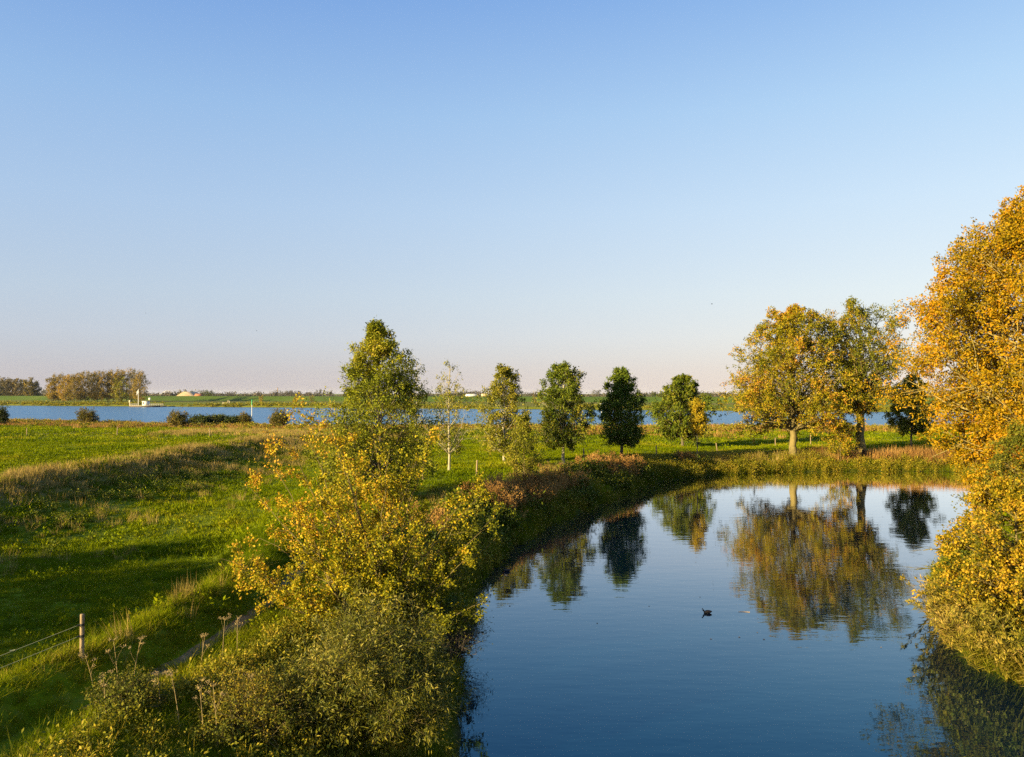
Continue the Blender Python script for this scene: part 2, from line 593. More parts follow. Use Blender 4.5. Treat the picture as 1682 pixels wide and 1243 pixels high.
tag(db.build('dike', M_DIKE, smooth=False), kind='structure')


# ------------------------------------------------------------------ water
def water_mat(name, body, bumps, rough, tint=(1, 1, 1), level=0.5, ior=1.37, near=None):
    m, nt, out = new_mat(name)
    geo = node(nt, 'ShaderNodeNewGeometry')
    hsum = None
    for (sx, sy, amp, det) in bumps:
        mp = node(nt, 'ShaderNodeMapping'); mp.inputs['Scale'].default_value = (sx, sy, 1)
        nt.links.new(geo.outputs['Position'], mp.inputs['Vector'])
        h = math_n(nt, 'MULTIPLY', noise(nt, mp.outputs[0], 1.0, det, 0.55), amp)
        hsum = h if hsum is None else math_n(nt, 'ADD', hsum, h)
    b = node(nt, 'ShaderNodeBump'); b.inputs['Strength'].default_value = 1.0; b.inputs['Distance'].default_value = 1.0
    nt.links.new(hsum, b.inputs['Height'])
    df = node(nt, 'ShaderNodeBsdfDiffuse'); df.inputs['Color'].default_value = (*body, 1)
    gl = node(nt, 'ShaderNodeBsdfGlossy'); gl.inputs['Color'].default_value = (*tint, 1); gl.inputs['Roughness'].default_value = rough
    fr = node(nt, 'ShaderNodeFresnel'); fr.inputs['IOR'].default_value = ior
    nt.links.new(b.outputs[0], gl.inputs['Normal']); nt.links.new(b.outputs[0], fr.inputs['Normal'])
    if near:
        tm = node(nt, 'ShaderNodeMix', data_type='RGBA')
        tm.inputs['A'].default_value = (*near, 1); tm.inputs['B'].default_value = (*tint, 1)
        nt.links.new(math_n(nt, 'MULTIPLY_ADD', fr.outputs[0], 5.0, -0.45, clamp=True), tm.inputs['Factor'])
        nt.links.new(tm.outputs['Result'], gl.inputs['Color'])
    mx = node(nt, 'ShaderNodeMixShader')
    nt.links.new(math_n(nt, 'MULTIPLY', fr.outputs[0], level, clamp=True), mx.inputs[0])
    nt.links.new(df.outputs[0], mx.inputs[1]); nt.links.new(gl.outputs[0], mx.inputs[2])
    nt.links.new(mx.outputs[0], out.inputs['Surface'])
    return m


M_POND = water_mat('pond_water', (0.001, 0.008, 0.020), [(0.5, 1.2, 0.006, 2.0), (2.5, 5.0, 0.0012, 2.0)], 0.012, (0.97, 0.98, 1.0), 1.8, 1.333, (0.36, 0.79, 1.0))
M_RIVER = water_mat('river_water', (0.03, 0.11, 0.24), [(0.5, 0.9, 0.30, 3.0), (0.05, 0.12, 0.5, 2.0)], 0.22, (0.75, 0.92, 1.0), 0.65, 1.33)


def sheet(name, x0, x1, y0, y1, z, mat):
    mb = MB(); mb.add([(x0, y0, z), (x1, y0, z), (x1, y1, z), (x0, y1, z)], quads=[(0, 1, 2, 3)])
    return tag(mb.build(name, mat), kind='structure')


sheet('pond', -6, 62, -8, 100, 0.0, M_POND)
sheet('river', -2500, 2500, 186, 1300, 0.0, M_RIVER)


# ------------------------------------------------------------------ scattered ground cover (uncountable)
def blades(rng, n, h, w, spread, lean, segs=2, curl=0.25):
    """n grass blades rooted within a small disc"""
    mb = MB()
    a = rng.uniform(0, 2 * np.pi, n); r = spread * np.sqrt(rng.random(n))
    p = np.stack([r * np.cos(a), r * np.sin(a), np.full(n, -0.03)], 1)
    hh = h * rng.uniform(0.55, 1.15, n)
    da = a + rng.normal(0, 1.2, n)
    dr = np.stack([np.cos(da), np.sin(da), 0 * da], 1)
    le = lean * rng.uniform(0.2, 1.3, n)
    sd = np.stack([-np.sin(da), np.cos(da), 0 * da], 1)
    sd = nrm(sd + rng.normal(0, 0.5, sd.shape) * np.array([1, 1, 0]))
    rows = []
    for k in range(segs + 1):
        t = k / segs
        c = p + dr * (le * hh * (t + curl * t * t))[:, None] + np.array([0, 0, 1.0]) * (hh * (t - 0.25 * le * t * t))[:, None]
        ww = w * (1 - t ** 1.5) * rng.uniform(0.8, 1.2, n)
        if k < segs: rows += [c - sd * ww[:, None] / 2, c + sd * ww[:, None] / 2]
        else: rows += [c]
    V = np.stack(rows, 1)
    m = V.shape[1]; base = np.arange(n)[:, None] * m
    q = np.concatenate([base + np.array([2 * k, 2 * k + 1, 2 * k + 3, 2 * k + 2]) for k in range(segs - 1)]) if segs > 1 else None
    t3 = base + np.array([m - 3, m - 2, m - 1])
    mb.add(V.reshape(-1, 3), quads=q, tris=t3)
    return mb


def leafy(rng, n, h, rw, ll, lw, stems=6):
    """leafy clump: a few stems with broad leaves"""
    mb = MB()
    a = rng.uniform(0, 2 * np.pi, stems); tilt = rng.uniform(0.1, 1.0, stems)
    p2 = np.stack([rw * tilt * np.cos(a), rw * tilt * np.sin(a), h * rng.uniform(0.6, 1.05, stems)], 1)
    p0 = p2 * np.array([0.25, 0.25, 0]) + np.array([0, 0, -0.05])
    B = branches(p0, (p0 + p2) / 2 + np.array([0, 0, 0.15 * h]), p2, 0.006, 0.003)
    tubes(mb, B, 3, 3)
    p, d = leaves_on(rng, B, max(1, n // stems), 0.15, rw * 0.28, 0.25)
    p[:, 2] = np.maximum(p[:, 2], 0.02)
    leaf_quads(mb, rng, p, d, ll, lw, flat=0.5)
    return mb


def plume(rng, n, h, w):
    """dry flowering stalk with a rough seed plume"""
    mb = MB()
    k = 5
    a = rng.uniform(0, 2 * np.pi, k); r = 0.18 * rng.random(k)
    p0 = np.stack([r * np.cos(a), r * np.sin(a), 0 * a - 0.05], 1)
    p2 = p0 + np.stack([0.15 * rng.normal(size=k), 0.15 * rng.normal(size=k), h * rng.uniform(0.65, 1.1, k)], 1)
    B = branches(p0, (p0 + p2) / 2, p2, 0.008, 0.004)
    tubes(mb, B, 3, 3)
    p, d = leaves_on(rng, B, n // k, 0.45, w, 0.5)
    d = nrm(d + np.array([0, 0, 0.8]))
    leaf_quads(mb, rng, p, d, 0.10, 0.035, flat=0.0)
    return mb


def reed(rng, h, n=5, lean=0.25, plume_=True):
    mb = MB()
    a = rng.uniform(0, 2 * np.pi, n); r = 0.2 * rng.random(n)
    p0 = np.stack([r * np.cos(a), r * np.sin(a), 0 * a - 0.3], 1)
    hh = h * rng.uniform(0.7, 1.1, n)
    p2 = p0 + np.stack([lean * hh * rng.uniform(0.3, 1.3, n), 0.12 * hh * rng.normal(size=n), hh], 1)
    p1 = p0 * 0.5 + p2 * 0.5 + np.array([-0.1, 0, 0.12]) * hh[:, None]
    B = branches(p0, p1, p2, 0.008, 0.004)
    tubes(mb, B, 4, 3)
    # long arching leaves
    m = 11
    i = np.repeat(np.arange(n), m); b = sub(B, i); t = np.tile(np.linspace(0.25, 1.0, m), n)
    p = bez(b, t)
    an = rng.uniform(-0.9, 0.9, len(i)) + np.where(rng.random(len(i)) < 0.25, np.pi, 0)
    L = rng.uniform(0.3, 0.6, len(i))
    d1 = np.stack([np.cos(an), np.sin(an), rng.uniform(0.2, 0.7, len(i))], 1); d1 = nrm(d1)
    sdv = nrm(np.cross(d1, np.array([0, 0, 1.0]))) * 0.027
    q1 = p + d1 * (L * 0.5)[:, None]; q2 = p + d1 * L[:, None] * 0.95 - np.array([0, 0, 0.22]) * L[:, None]
    V = np.stack([p - sdv * .6, p + sdv * .6, q1 + sdv, q1 - sdv, q2], 1).reshape(-1, 3)
    k = np.arange(len(i))[:, None] * 5
    mb.add(V, quads=k + np.array([0, 1, 2, 3]), tris=k + np.array([3, 2, 4]))
    if plume_:
        pp = np.repeat(p2, 9, 0) + rng.normal(0, 0.03, (n * 9, 3)) + np.array([0.02, 0, -0.06])
        leaf_quads(mb, rng, pp, nrm(rng.normal(size=pp.shape) * 0.35 + np.array([0.5, 0, 0.8])), 0.16, 0.04)
    return mb


def scatter(name, protos, pts, label=None, smin=0.8, smax=1.25, tilt=0.15, seed=1, rot=None, zs=None):
    rng = np.random.default_rng(seed)
    n = len(pts)
    me = bpy.data.meshes.new(name); me.vertices.add(n)
    me.vertices.foreach_set('co', pts.astype(np.float32).ravel())
    a = me.attributes.new('pick', 'INT', 'POINT'); a.data.foreach_set('value', rng.integers(0, len(protos), n).astype(np.int32))
    rv = np.stack([rng.normal(0, tilt, n), rng.normal(0, tilt, n), rng.uniform(0, 2 * np.pi, n) if rot is None else rot + rng.normal(0, 0.35, n)], 1)
    a = me.attributes.new('turn', 'FLOAT_VECTOR', 'POINT'); a.data.foreach_set('vector', rv.astype(np.float32).ravel())
    sv = rng.uniform(smin, smax, n)
    if zs is not None: sv = sv * zs
    a = me.attributes.new('size', 'FLOAT_VECTOR', 'POINT'); a.data.foreach_set('vector', np.repeat(sv, 3).astype(np.float32))
    ob = bpy.data.objects.new(name, me); COL.objects.link(ob)
    tag(ob, label, None, None, 'stuff')
    ng = bpy.data.node_groups.new(name, 'GeometryNodeTree')
    ng.interface.new_socket('Geometry', in_out='INPUT', socket_type='NodeSocketGeometry')
    ng.interface.new_socket('Geometry', in_out='OUTPUT', socket_type='NodeSocketGeometry')
    nd, lk = ng.nodes, ng.links
    gi = nd.new('NodeGroupInput'); g2 = nd.new('NodeGroupOutput')
    iop = nd.new('GeometryNodeInstanceOnPoints'); j = nd.new('GeometryNodeJoinGeometry')
    for p in reversed(protos):
        oi = nd.new('GeometryNodeObjectInfo'); oi.inputs['Object'].default_value = p; oi.inputs['As Instance'].default_value = False
        gti = nd.new('GeometryNodeGeometryToInstance')
        lk.new(oi.outputs['Geometry'], gti.inputs[0]); lk.new(gti.outputs[0], j.inputs[0])

    def attr(nm, t):
        x = nd.new('GeometryNodeInputNamedAttribute'); x.data_type = t; x.inputs[0].default_value = nm
        return x.outputs['Attribute']
    lk.new(gi.outputs[0], iop.inputs['Points']); lk.new(j.outputs[0], iop.inputs['Instance'])
    iop.inputs['Pick Instance'].default_value = True
    lk.new(attr('pick', 'INT'), iop.inputs['Instance Index'])
    lk.new(attr('turn', 'FLOAT_VECTOR'), iop.inputs['Rotation'])
    lk.new(attr('size', 'FLOAT_VECTOR'), iop.inputs['Scale'])
    lk.new(iop.outputs[0], g2.inputs[0])
    md = ob.modifiers.new('scatter', 'NODES'); md.node_group = ng
    return ob


def proto(name, mb, mat):
    return bpy.data.objects.new(name, mb.mesh(name, mat))


def rand_pts(rng, x0, x1, y0, y1, dens):
    n = int((x1 - x0) * (y1 - y0) * dens)
    x = rng.uniform(x0, x1, n); y = rng.uniform(y0, y1, n)
    k = np.abs(x) < 0.72 * y + 7
    return x[k], y[k]


def on_ground(x, y, dz=0.0):
    return np.stack([x, y, ground(x, y) + dz], 1)


rg = np.random.default_rng(11)
M_GRASS = grass_mat('pasture_grass', GREEN, 0.12, 0.5)
M_STRAW = grass_mat('straw_grass', [(0, (0.17, 0.125, 0.03)), (0.5, (0.36, 0.25, 0.07)), (1, (0.50, 0.36, 0.14))], 0.25, 0.6)
M_ROUGH = grass_mat('rough_grass', [(0, (0.06, 0.08, 0.005)), (0.4, (0.15, 0.16, 0.010)), (0.7, (0.27, 0.22, 0.022)), (1, (0.40, 0.28, 0.06))], 0.5, 0.9)
M_RUST = grass_mat('rust_weeds', [(0, (0.15, 0.075, 0.025)), (0.5, (0.33, 0.175, 0.050)), (1, (0.47, 0.28, 0.09))], 0.3, 0.7)
M_WEED = leaf_mat('dark_weeds', [(0, (0.035, 0.054, 0.003)), (0.5, (0.080, 0.105, 0.005)), (0.85, (0.15, 0.155, 0.008)), (1, (0.24, 0.20, 0.015))], 0.5, 1.0, 0.8, 0.2)
M_BRIGHT = leaf_mat('yellow_green_weeds', [(0, (0.09, 0.105, 0.006)), (0.5, (0.23, 0.21, 0.010)), (1, (0.42, 0.29, 0.03))], 0.5, 1.0, 0.8, 0.25)
M_REED = leaf_mat('reed_leaf', [(0, (0.14, 0.145, 0.012)), (0.5, (0.30, 0.245, 0.025)), (1, (0.48, 0.32, 0.08))], 0.4, 1.0, 0.7, 0.25)

P_GR = [proto('grass_tuft', blades(rg, 26, 0.16, 0.012, 0.16, 0.7), M_GRASS) for _ in range(4)]
P_GR2 = [proto('grass_clump', blades(rg, 34, 0.20, 0.035, 0.38, 0.8), M_GRASS) for _ in range(4)]
P_GR3 = [proto('grass_patch', blades(rg, 30, 0.24, 0.10, 0.9, 0.8), M_GRASS) for _ in range(3)]
P_ST = [proto('straw_tuft', blades(rg, 26, 0.75, 0.014, 0.25, 0.35, 3), M_STRAW) for _ in range(4)]
P_ST2 = [proto('straw_clump', blades(rg, 26, 0.75, 0.035, 0.5, 0.35, 3), M_STRAW) for _ in range(3)]
P_RG = [proto('rough_tuft', blades(rg, 30, 0.42, 0.014, 0.2, 0.8, 3, 0.6), M_ROUGH) for _ in range(4)]
P_WD = [proto('weed_clump', leafy(rg, 90, 0.55, 0.4, 0.13, 0.075, 8), M_WEED) for _ in range(4)]
P_BR = [proto('bright_clump', leafy(rg, 90, 0.5, 0.35, 0.09, 0.045, 8), M_BRIGHT) for _ in range(4)]
P_RU = [proto('rust_stalk', plume(rg, 160, 1.05, 0.06), M_RUST) for _ in range(4)]
P_RR = [proto('rust_blades', blades(rg, 26, 0.9, 0.03, 0.45, 0.35, 3), M_RUST) for _ in range(3)]


def keep(x, y, m):
    return x[m], y[m]


# short pasture, three grades of tuft by distance along the meadow
x, y = rand_pts(rg, -36, 12, 9, 46, 22)
sd = pond_sd(x, y); dp = np.abs(x - path_x(y))
x, y = keep(x, y, (sd > 0.3) & (dp > 0.2 + 0.2 * rg.random(len(x))))
scatter('meadow_grass', P_GR, on_ground(x, y), 'short grass tufts over the shaded pasture and banks', 0.6, 1.5, 0.2, 3, zs=0.75 + 0.8 * np.clip(fbm(x, y, 2.2, 41) + 0.3, 0, 1))
x, y = rand_pts(rg, -80, 45, 42, 118, 6)
sd = pond_sd(x, y)
x, y = keep(x, y, (sd > 0.6))
scatter('meadow_grass', P_GR2, on_ground(x, y), 'short grass clumps over the middle pasture', 0.5, 1.5, 0.2, 4, zs=0.7 + 0.9 * np.clip(fbm(x, y, 3.5, 42) + 0.3, 0, 1))
x, y = rand_pts(rg, -165, 160, 114, 226, 1.1)
x, y = keep(x, y, (y < near_shore(x) - 5) & (pond_sd(x, y) > 1))
scatter('meadow_grass', P_GR3, on_ground(x, y), 'grass patches over the far pasture by the river', 0.5, 1.4, 0.15, 5)

P_LG = [proto('long_grass', blades(rg, 34, 0.34, 0.013, 0.2, 0.9, 3, 0.6), M_GRASS) for _ in range(4)]
x, y = rand_pts(rg, -34, 2, 9, 44, 14)
sd = pond_sd(x, y); dp = np.abs(x - path_x(y))
x, y = keep(x, y, (sd > 0.3) & (dp > 0.2) & (rg.random(len(x)) < np.where(dp < 2.6, 0.85, np.clip(0.45 + 2.0 * fbm(x, y, 3.0, 43), 0.12, 1))))
scatter('meadow_grass', P_LG, on_ground(x, y), 'longer grass in the shaded pasture and beside the path', 0.5, 1.25, 0.2, 34)
P_MW = [proto('meadow_weed', leafy(rg, 50, 0.22, 0.35, 0.14, 0.07, 8), M_GRASS) for _ in range(3)]
x, y = rand_pts(rg, -70, 20, 26, 125, 0.55)
x, y = keep(x, y, (pond_sd(x, y) > 4) & (rg.random(len(x)) < np.clip(0.3 + 3 * fbm(x, y, 11, 49), 0, 1)))
scatter('meadow_weeds', P_MW, on_ground(x, y), 'low broad leaved weeds dotted over the pasture', 0.6, 1.5, 0.2, 35)
# straw grass on the ridge
x, y = rand_pts(rg, -60, 10, 20, 165, 4.0)
w = straw_w(x, y) * np.clip(0.75 + 1.8 * fbm(x, y, 5, 44), 0, 1)
x, y = keep(x, y, (rg.random(len(x)) < w) & (pond_sd(x, y) > 3))
scatter('straw_grass', P_ST2, on_ground(x, y), 'pale dry grass along the ridge of the meadow', 0.5, 1.1, 0.15, 6)
# weeds on the slope below the ridge
x, y = rand_pts(rg, -40, -22, 22, 128, 2.6)
w = np.exp(-((x + 30.0) / 3.6) ** 2) * np.clip(0.25 + 2.6 * fbm(x, y, 6, 45), 0, 0.8)
x, y = keep(x, y, rg.random(len(x)) < w)
scatter('slope_weeds', P_WD, on_ground(x, y), 'dark leafy weeds on the slope below the straw ridge', 0.5, 1.1, 0.15, 7)
x, y = rand_pts(rg, -40, -20, 22, 128, 2.4)
w = np.exp(-((x + 29.0) / 4.5) ** 2) * np.clip(0.3 + 2.5 * fbm(x, y, 5, 46), 0, 1)
x, y = keep(x, y, rg.random(len(x)) < w)
scatter('slope_straw', P_ST, on_ground(x, y), 'straw coloured tufts on the weedy slope', 0.6, 1.2, 0.2, 8)

# near banks: rough grass, yellow weeds
x, y = rand_pts(rg, -20, 0, 9, 46, 9)
sd = pond_sd(x, y); px = path_x(y)
w = np.where(x > px + 0.55, 0.35 + 0.65 * sstep(0.8, 2.2, x - px), np.exp(-((x - px + 2.2) / 0.9) ** 2)) * np.where(y > 34, sstep(7, 3, sd), 1)
x, y = keep(x, y, (rg.random(len(x)) < w * np.clip(0.6 + 1.2 * fbm(x, y, 2.5, 47), 0.1, 1)) & (sd > 0.1) & (x - path_x(y) > -3.8))
scatter('bank_grass', P_RG, on_ground(x, y), 'long tussocky grass on the banks beside the path', 0.6, 1.3, 0.15, 9)
x, y = rand_pts(rg, -12, 0, 9, 46, 6)
sd = pond_sd(x, y)
x, y = keep(x, y, (x > path_x(y) + 1.8) & (sd > 0.0) & (sd < 8.5) & (rg.random(len(x)) < np.clip(0.6 + 2.2 * fbm(x, y, 2.5, 48), 0, 1)))
scatter('bank_weeds', P_BR, on_ground(x, y), 'yellow green leafy weeds on the near pond bank', 0.6, 1.4, 0.2, 10)

# pond bank under the row of trees: brambles, rust docks, rough grass
x, y = rand_pts(rg, -12, 24, 30, 94, 6)
sd = pond_sd(x, y)
x, y = keep(x, y, (sd > 0.25) & (sd < 5.0 + 2 * fbm(x, y, 6, 50)) & (x < 23))
m = rg.random(len(x)) < np.clip(0.6 + 2.4 * fbm(x, y, 4, 51), 0, 1)
bx, by = keep(x, y, m)
scatter('bank_brambles', P_WD, on_ground(bx, by), 'dark brambles overhanging the water along the pond bank', 0.7, 1.35, 0.3, 12, zs=np.clip(1.0 + 2.6 * fbm(bx, by, 3.2, 52), 0.45, 1.8))
x2, y2 = keep(x, y, ~m)
scatter('bank_weeds', P_BR, on_ground(x2, y2), 'lighter weeds between the brambles on the pond bank', 0.9, 1.8, 0.2, 13)
x, y = rand_pts(rg, -10, 24, 44, 94, 4.5)
sd = pond_sd(x, y)
w = sstep(0.8, 1.8, sd) * sstep(5.6, 4.0, sd) * np.clip(0.4 + 3.6 * fbm(x, y, 8, 53), 0, 1)
x, y = keep(x, y, (rg.random(len(x)) < w))
scatter('dock_weeds', P_RU, on_ground(x, y), 'rust coloured dock stalks standing on the pond bank', 0.9, 1.7, 0.1, 14)
x, y = rand_pts(rg, -14, 26, 40, 100, 1.6)
sd = pond_sd(x, y)
x, y = keep(x, y, (sd > 2.5) & (sd < 9) & (rg.random(len(x)) < np.clip(0.4 + 2 * fbm(x, y, 6, 54), 0, 1)))
scatter('bank_straw', P_ST, on_ground(x, y), 'tall dry grass behind the brambles', 0.5, 1.1, 0.2, 15)

x, y = rand_pts(rg, -4, 60, 24, 98, 16)
sd = pond_sd(x, y)
x, y = keep(x, y, (sd > -0.12) & (sd < 0.75) & ((x < 26) | (y > 88)))
scatter('bank_grass', P_RG + P_LG, on_ground(x, y), 'grass hanging over the edge of the pond', 0.7, 1.7, 0.35, 36)
# far bank of the pond
x, y = rand_pts(rg, 20, 62, 88, 103, 7)
sd = pond_sd(x, y)
x, y = keep(x, y, (sd > -0.2) & (sd < 5.5))
sd = pond_sd(x, y)
low = sd < 1.3 + 0.8 * fbm(x, y, 4, 55)
scatter('bank_weeds', P_BR, on_ground(*keep(x, y, low)), 'yellow green fringe of weeds along the far pond edge', 1.0, 2.0, 0.2, 16)
up = ~low & (rg.random(len(x)) < 0.5)
ru = up & (x > 40 + 5 * fbm(x, y, 5, 56))
scatter('bank_rust_grass', P_RR, on_ground(*keep(x, y, ru)), 'orange brown leaning grass on the far pond bank', 1.0, 1.9, 0.35, 17)
ot = up & ~ru
scatter('bank_grass', [p for p in P_ST + P_BR], on_ground(*keep(x, y, ot)), 'mixed dry grass and weeds on the far pond bank', 1.0, 2.0, 0.2, 18)

# rust strips near the river
x, y = rand_pts(rg, -200, 170, 140, 262, 1.9)
w = rust_w(x, y)
x, y = keep(x, y, (rg.random(len(x)) < w * np.clip(0.7 + 1.6 * fbm(x, y, 9, 57), 0.05, 1)) & (ground(x, y) > 0.1))
m = rg.random(len(x)) < 0.72
P_RB = [proto('shore_blades', blades(rg, 26, 0.85, 0.08, 0.8, 0.35, 2), M_RUST) for _ in range(3)]
scatter('shore_reeds', P_RB, on_ground(*keep(x, y, m)), 'reddish brown rough growth along the river shore', 0.6, 1.3, 0.1, 19)
P_WB = [proto('shore_weed', leafy(rg, 80, 0.7, 0.8, 0.32, 0.2, 8), M_BRIGHT) for _ in range(3)]
scatter('shore_weeds', P_WB, on_ground(*keep(x, y, ~m)), 'olive weeds mixed into the river shore growth', 0.6, 1.2, 0.1, 20)

# far bank of the river: low rough growth
x = rg.uniform(-520, 330, 1500); y = far_shore(x) + 4 + np.abs(rg.normal(0, 14, len(x)))
x, y = keep(x, y, (np.abs(x) < 0.75 * y) & (fbm(x / 2, y, 30, 58) > -0.05))
P_FB = [proto('far_clump', leafy(rg, 60, 1.1, 2.0, 0.8, 0.5, 8), M_BRIGHT) for _ in range(3)]
scatter('far_shore_weeds', P_FB, on_ground(x, y), 'low scrub along the far river shore', 0.5, 1.3, 0.1, 21)


# ------------------------------------------------------------------ trees and bushes
BARK_GREY = bark_mat('grey_bark', (0.06, 0.05, 0.035), (0.16, 0.13, 0.085))
BARK_GOLD = bark_mat('golden_bark', (0.17, 0.135, 0.05), (0.36, 0.285, 0.11), 7.0)
BARK_PALE = bark_mat('pale_bark', (0.22, 0.19, 0.13), (0.42, 0.37, 0.26))
BARK_OCHRE = bark_mat('ochre_bark', (0.10, 0.08, 0.03), (0.24, 0.185, 0.07), 4.0)
BARK_TWIG = bark_mat('olive_twigs', (0.085, 0.068, 0.024), (0.20, 0.155, 0.06), 9.0)
BARK_DARK = bark_mat('dark_twigs', (0.05, 0.04, 0.035), (0.12, 0.095, 0.08), 9.0)

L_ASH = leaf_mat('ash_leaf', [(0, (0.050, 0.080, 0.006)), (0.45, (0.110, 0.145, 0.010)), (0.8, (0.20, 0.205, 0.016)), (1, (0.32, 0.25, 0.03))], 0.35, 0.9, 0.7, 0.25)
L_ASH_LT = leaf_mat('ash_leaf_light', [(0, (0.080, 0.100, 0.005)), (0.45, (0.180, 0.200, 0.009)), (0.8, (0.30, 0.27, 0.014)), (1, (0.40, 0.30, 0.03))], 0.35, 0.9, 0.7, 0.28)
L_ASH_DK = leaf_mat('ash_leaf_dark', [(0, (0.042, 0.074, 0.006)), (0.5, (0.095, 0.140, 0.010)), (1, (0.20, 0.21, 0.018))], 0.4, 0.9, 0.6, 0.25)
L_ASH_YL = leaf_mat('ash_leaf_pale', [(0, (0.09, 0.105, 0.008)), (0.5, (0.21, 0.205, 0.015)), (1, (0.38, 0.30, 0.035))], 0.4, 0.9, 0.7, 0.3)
L_YELLOW = leaf_mat('yellow_leaf', [(0, (0.18, 0.16, 0.012)), (0.5, (0.38, 0.28, 0.015)), (1, (0.55, 0.36, 0.02))], 0.6, 0.9, 0.7, 0.3)
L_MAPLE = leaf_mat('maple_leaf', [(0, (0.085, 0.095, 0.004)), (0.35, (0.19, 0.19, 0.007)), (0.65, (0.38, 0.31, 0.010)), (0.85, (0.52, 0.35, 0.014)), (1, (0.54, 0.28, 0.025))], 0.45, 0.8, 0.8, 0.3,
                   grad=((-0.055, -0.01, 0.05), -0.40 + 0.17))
L_WILLOW = leaf_mat('willow_leaf', [(0, (0.045, 0.055, 0.004)), (0.5, (0.115, 0.115, 0.007)), (0.85, (0.22, 0.19, 0.018)), (1, (0.32, 0.25, 0.045))], 0.7, 0.7, 0.9, 0.2, 0.5, spec=0.25)
L_PAIR = leaf_mat('russet_leaf', [(0, (0.075, 0.090, 0.004)), (0.4, (0.21, 0.190, 0.007)), (0.72, (0.38, 0.27, 0.010)), (1, (0.44, 0.19, 0.025))], 0.33, 1.2, 0.7, 0.28)
L_PAIR2 = leaf_mat('olive_leaf', [(0, (0.060, 0.080, 0.006)), (0.5, (0.15, 0.155, 0.008)), (0.85, (0.30, 0.235, 0.012)), (1, (0.42, 0.22, 0.025))], 0.33, 1.2, 0.7, 0.28)
L_GOLD = leaf_mat('golden_leaf', [(0, (0.10, 0.088, 0.004)), (0.3, (0.225, 0.160, 0.004)), (0.68, (0.41, 0.238, 0.004)), (1, (0.49, 0.21, 0.007))], 0.42, 1.0, 0.7, 0.28)
L_GOLDY = leaf_mat('hazel_leaf', [(0, (0.07, 0.07, 0.004)), (0.3, (0.20, 0.165, 0.007)), (0.7, (0.42, 0.270, 0.011)), (1, (0.54, 0.31, 0.035))], 1.1, 1.0, 0.9, 0.28)
L_MID = leaf_mat('alder_leaf', [(0, (0.06, 0.075, 0.007)), (0.5, (0.14, 0.14, 0.012)), (1, (0.32, 0.22, 0.016))], 0.5, 0.9, 0.7, 0.25)
L_DARK = leaf_mat('dark_leaf', [(0, (0.025, 0.042, 0.009)), (0.5, (0.055, 0.075, 0.012)), (1, (0.13, 0.12, 0.018))], 0.4, 0.9, 0.6, 0.2)
L_POPLAR = leaf_mat('poplar_leaf', [(0, (0.10, 0.085, 0.018)), (0.45, (0.21, 0.155, 0.03)), (0.8, (0.36, 0.235, 0.035)), (1, (0.46, 0.28, 0.03))], 0.05, 1.3, 0.5, 0.25)
L_FAR = leaf_mat('far_leaf', [(0, (0.05, 0.055, 0.025)), (0.5, (0.11, 0.095, 0.045)), (1, (0.22, 0.16, 0.07))], 0.03, 1.3, 0.4, 0.2)
L_FARHAZE = leaf_mat('far_leaf_hazed', [(0, (0.06, 0.058, 0.045)), (0.5, (0.10, 0.085, 0.062)), (1, (0.15, 0.12, 0.085))], 0.02, 1.3, 0.3, 0.2)  # greyed leaf tone: the haze of distance is put into the colour
L_SHORE = leaf_mat('shore_bush_leaf', [(0, (0.05, 0.06, 0.010)), (0.5, (0.13, 0.11, 0.018)), (1, (0.26, 0.17, 0.03))], 0.5, 1.0, 0.7, 0.2)


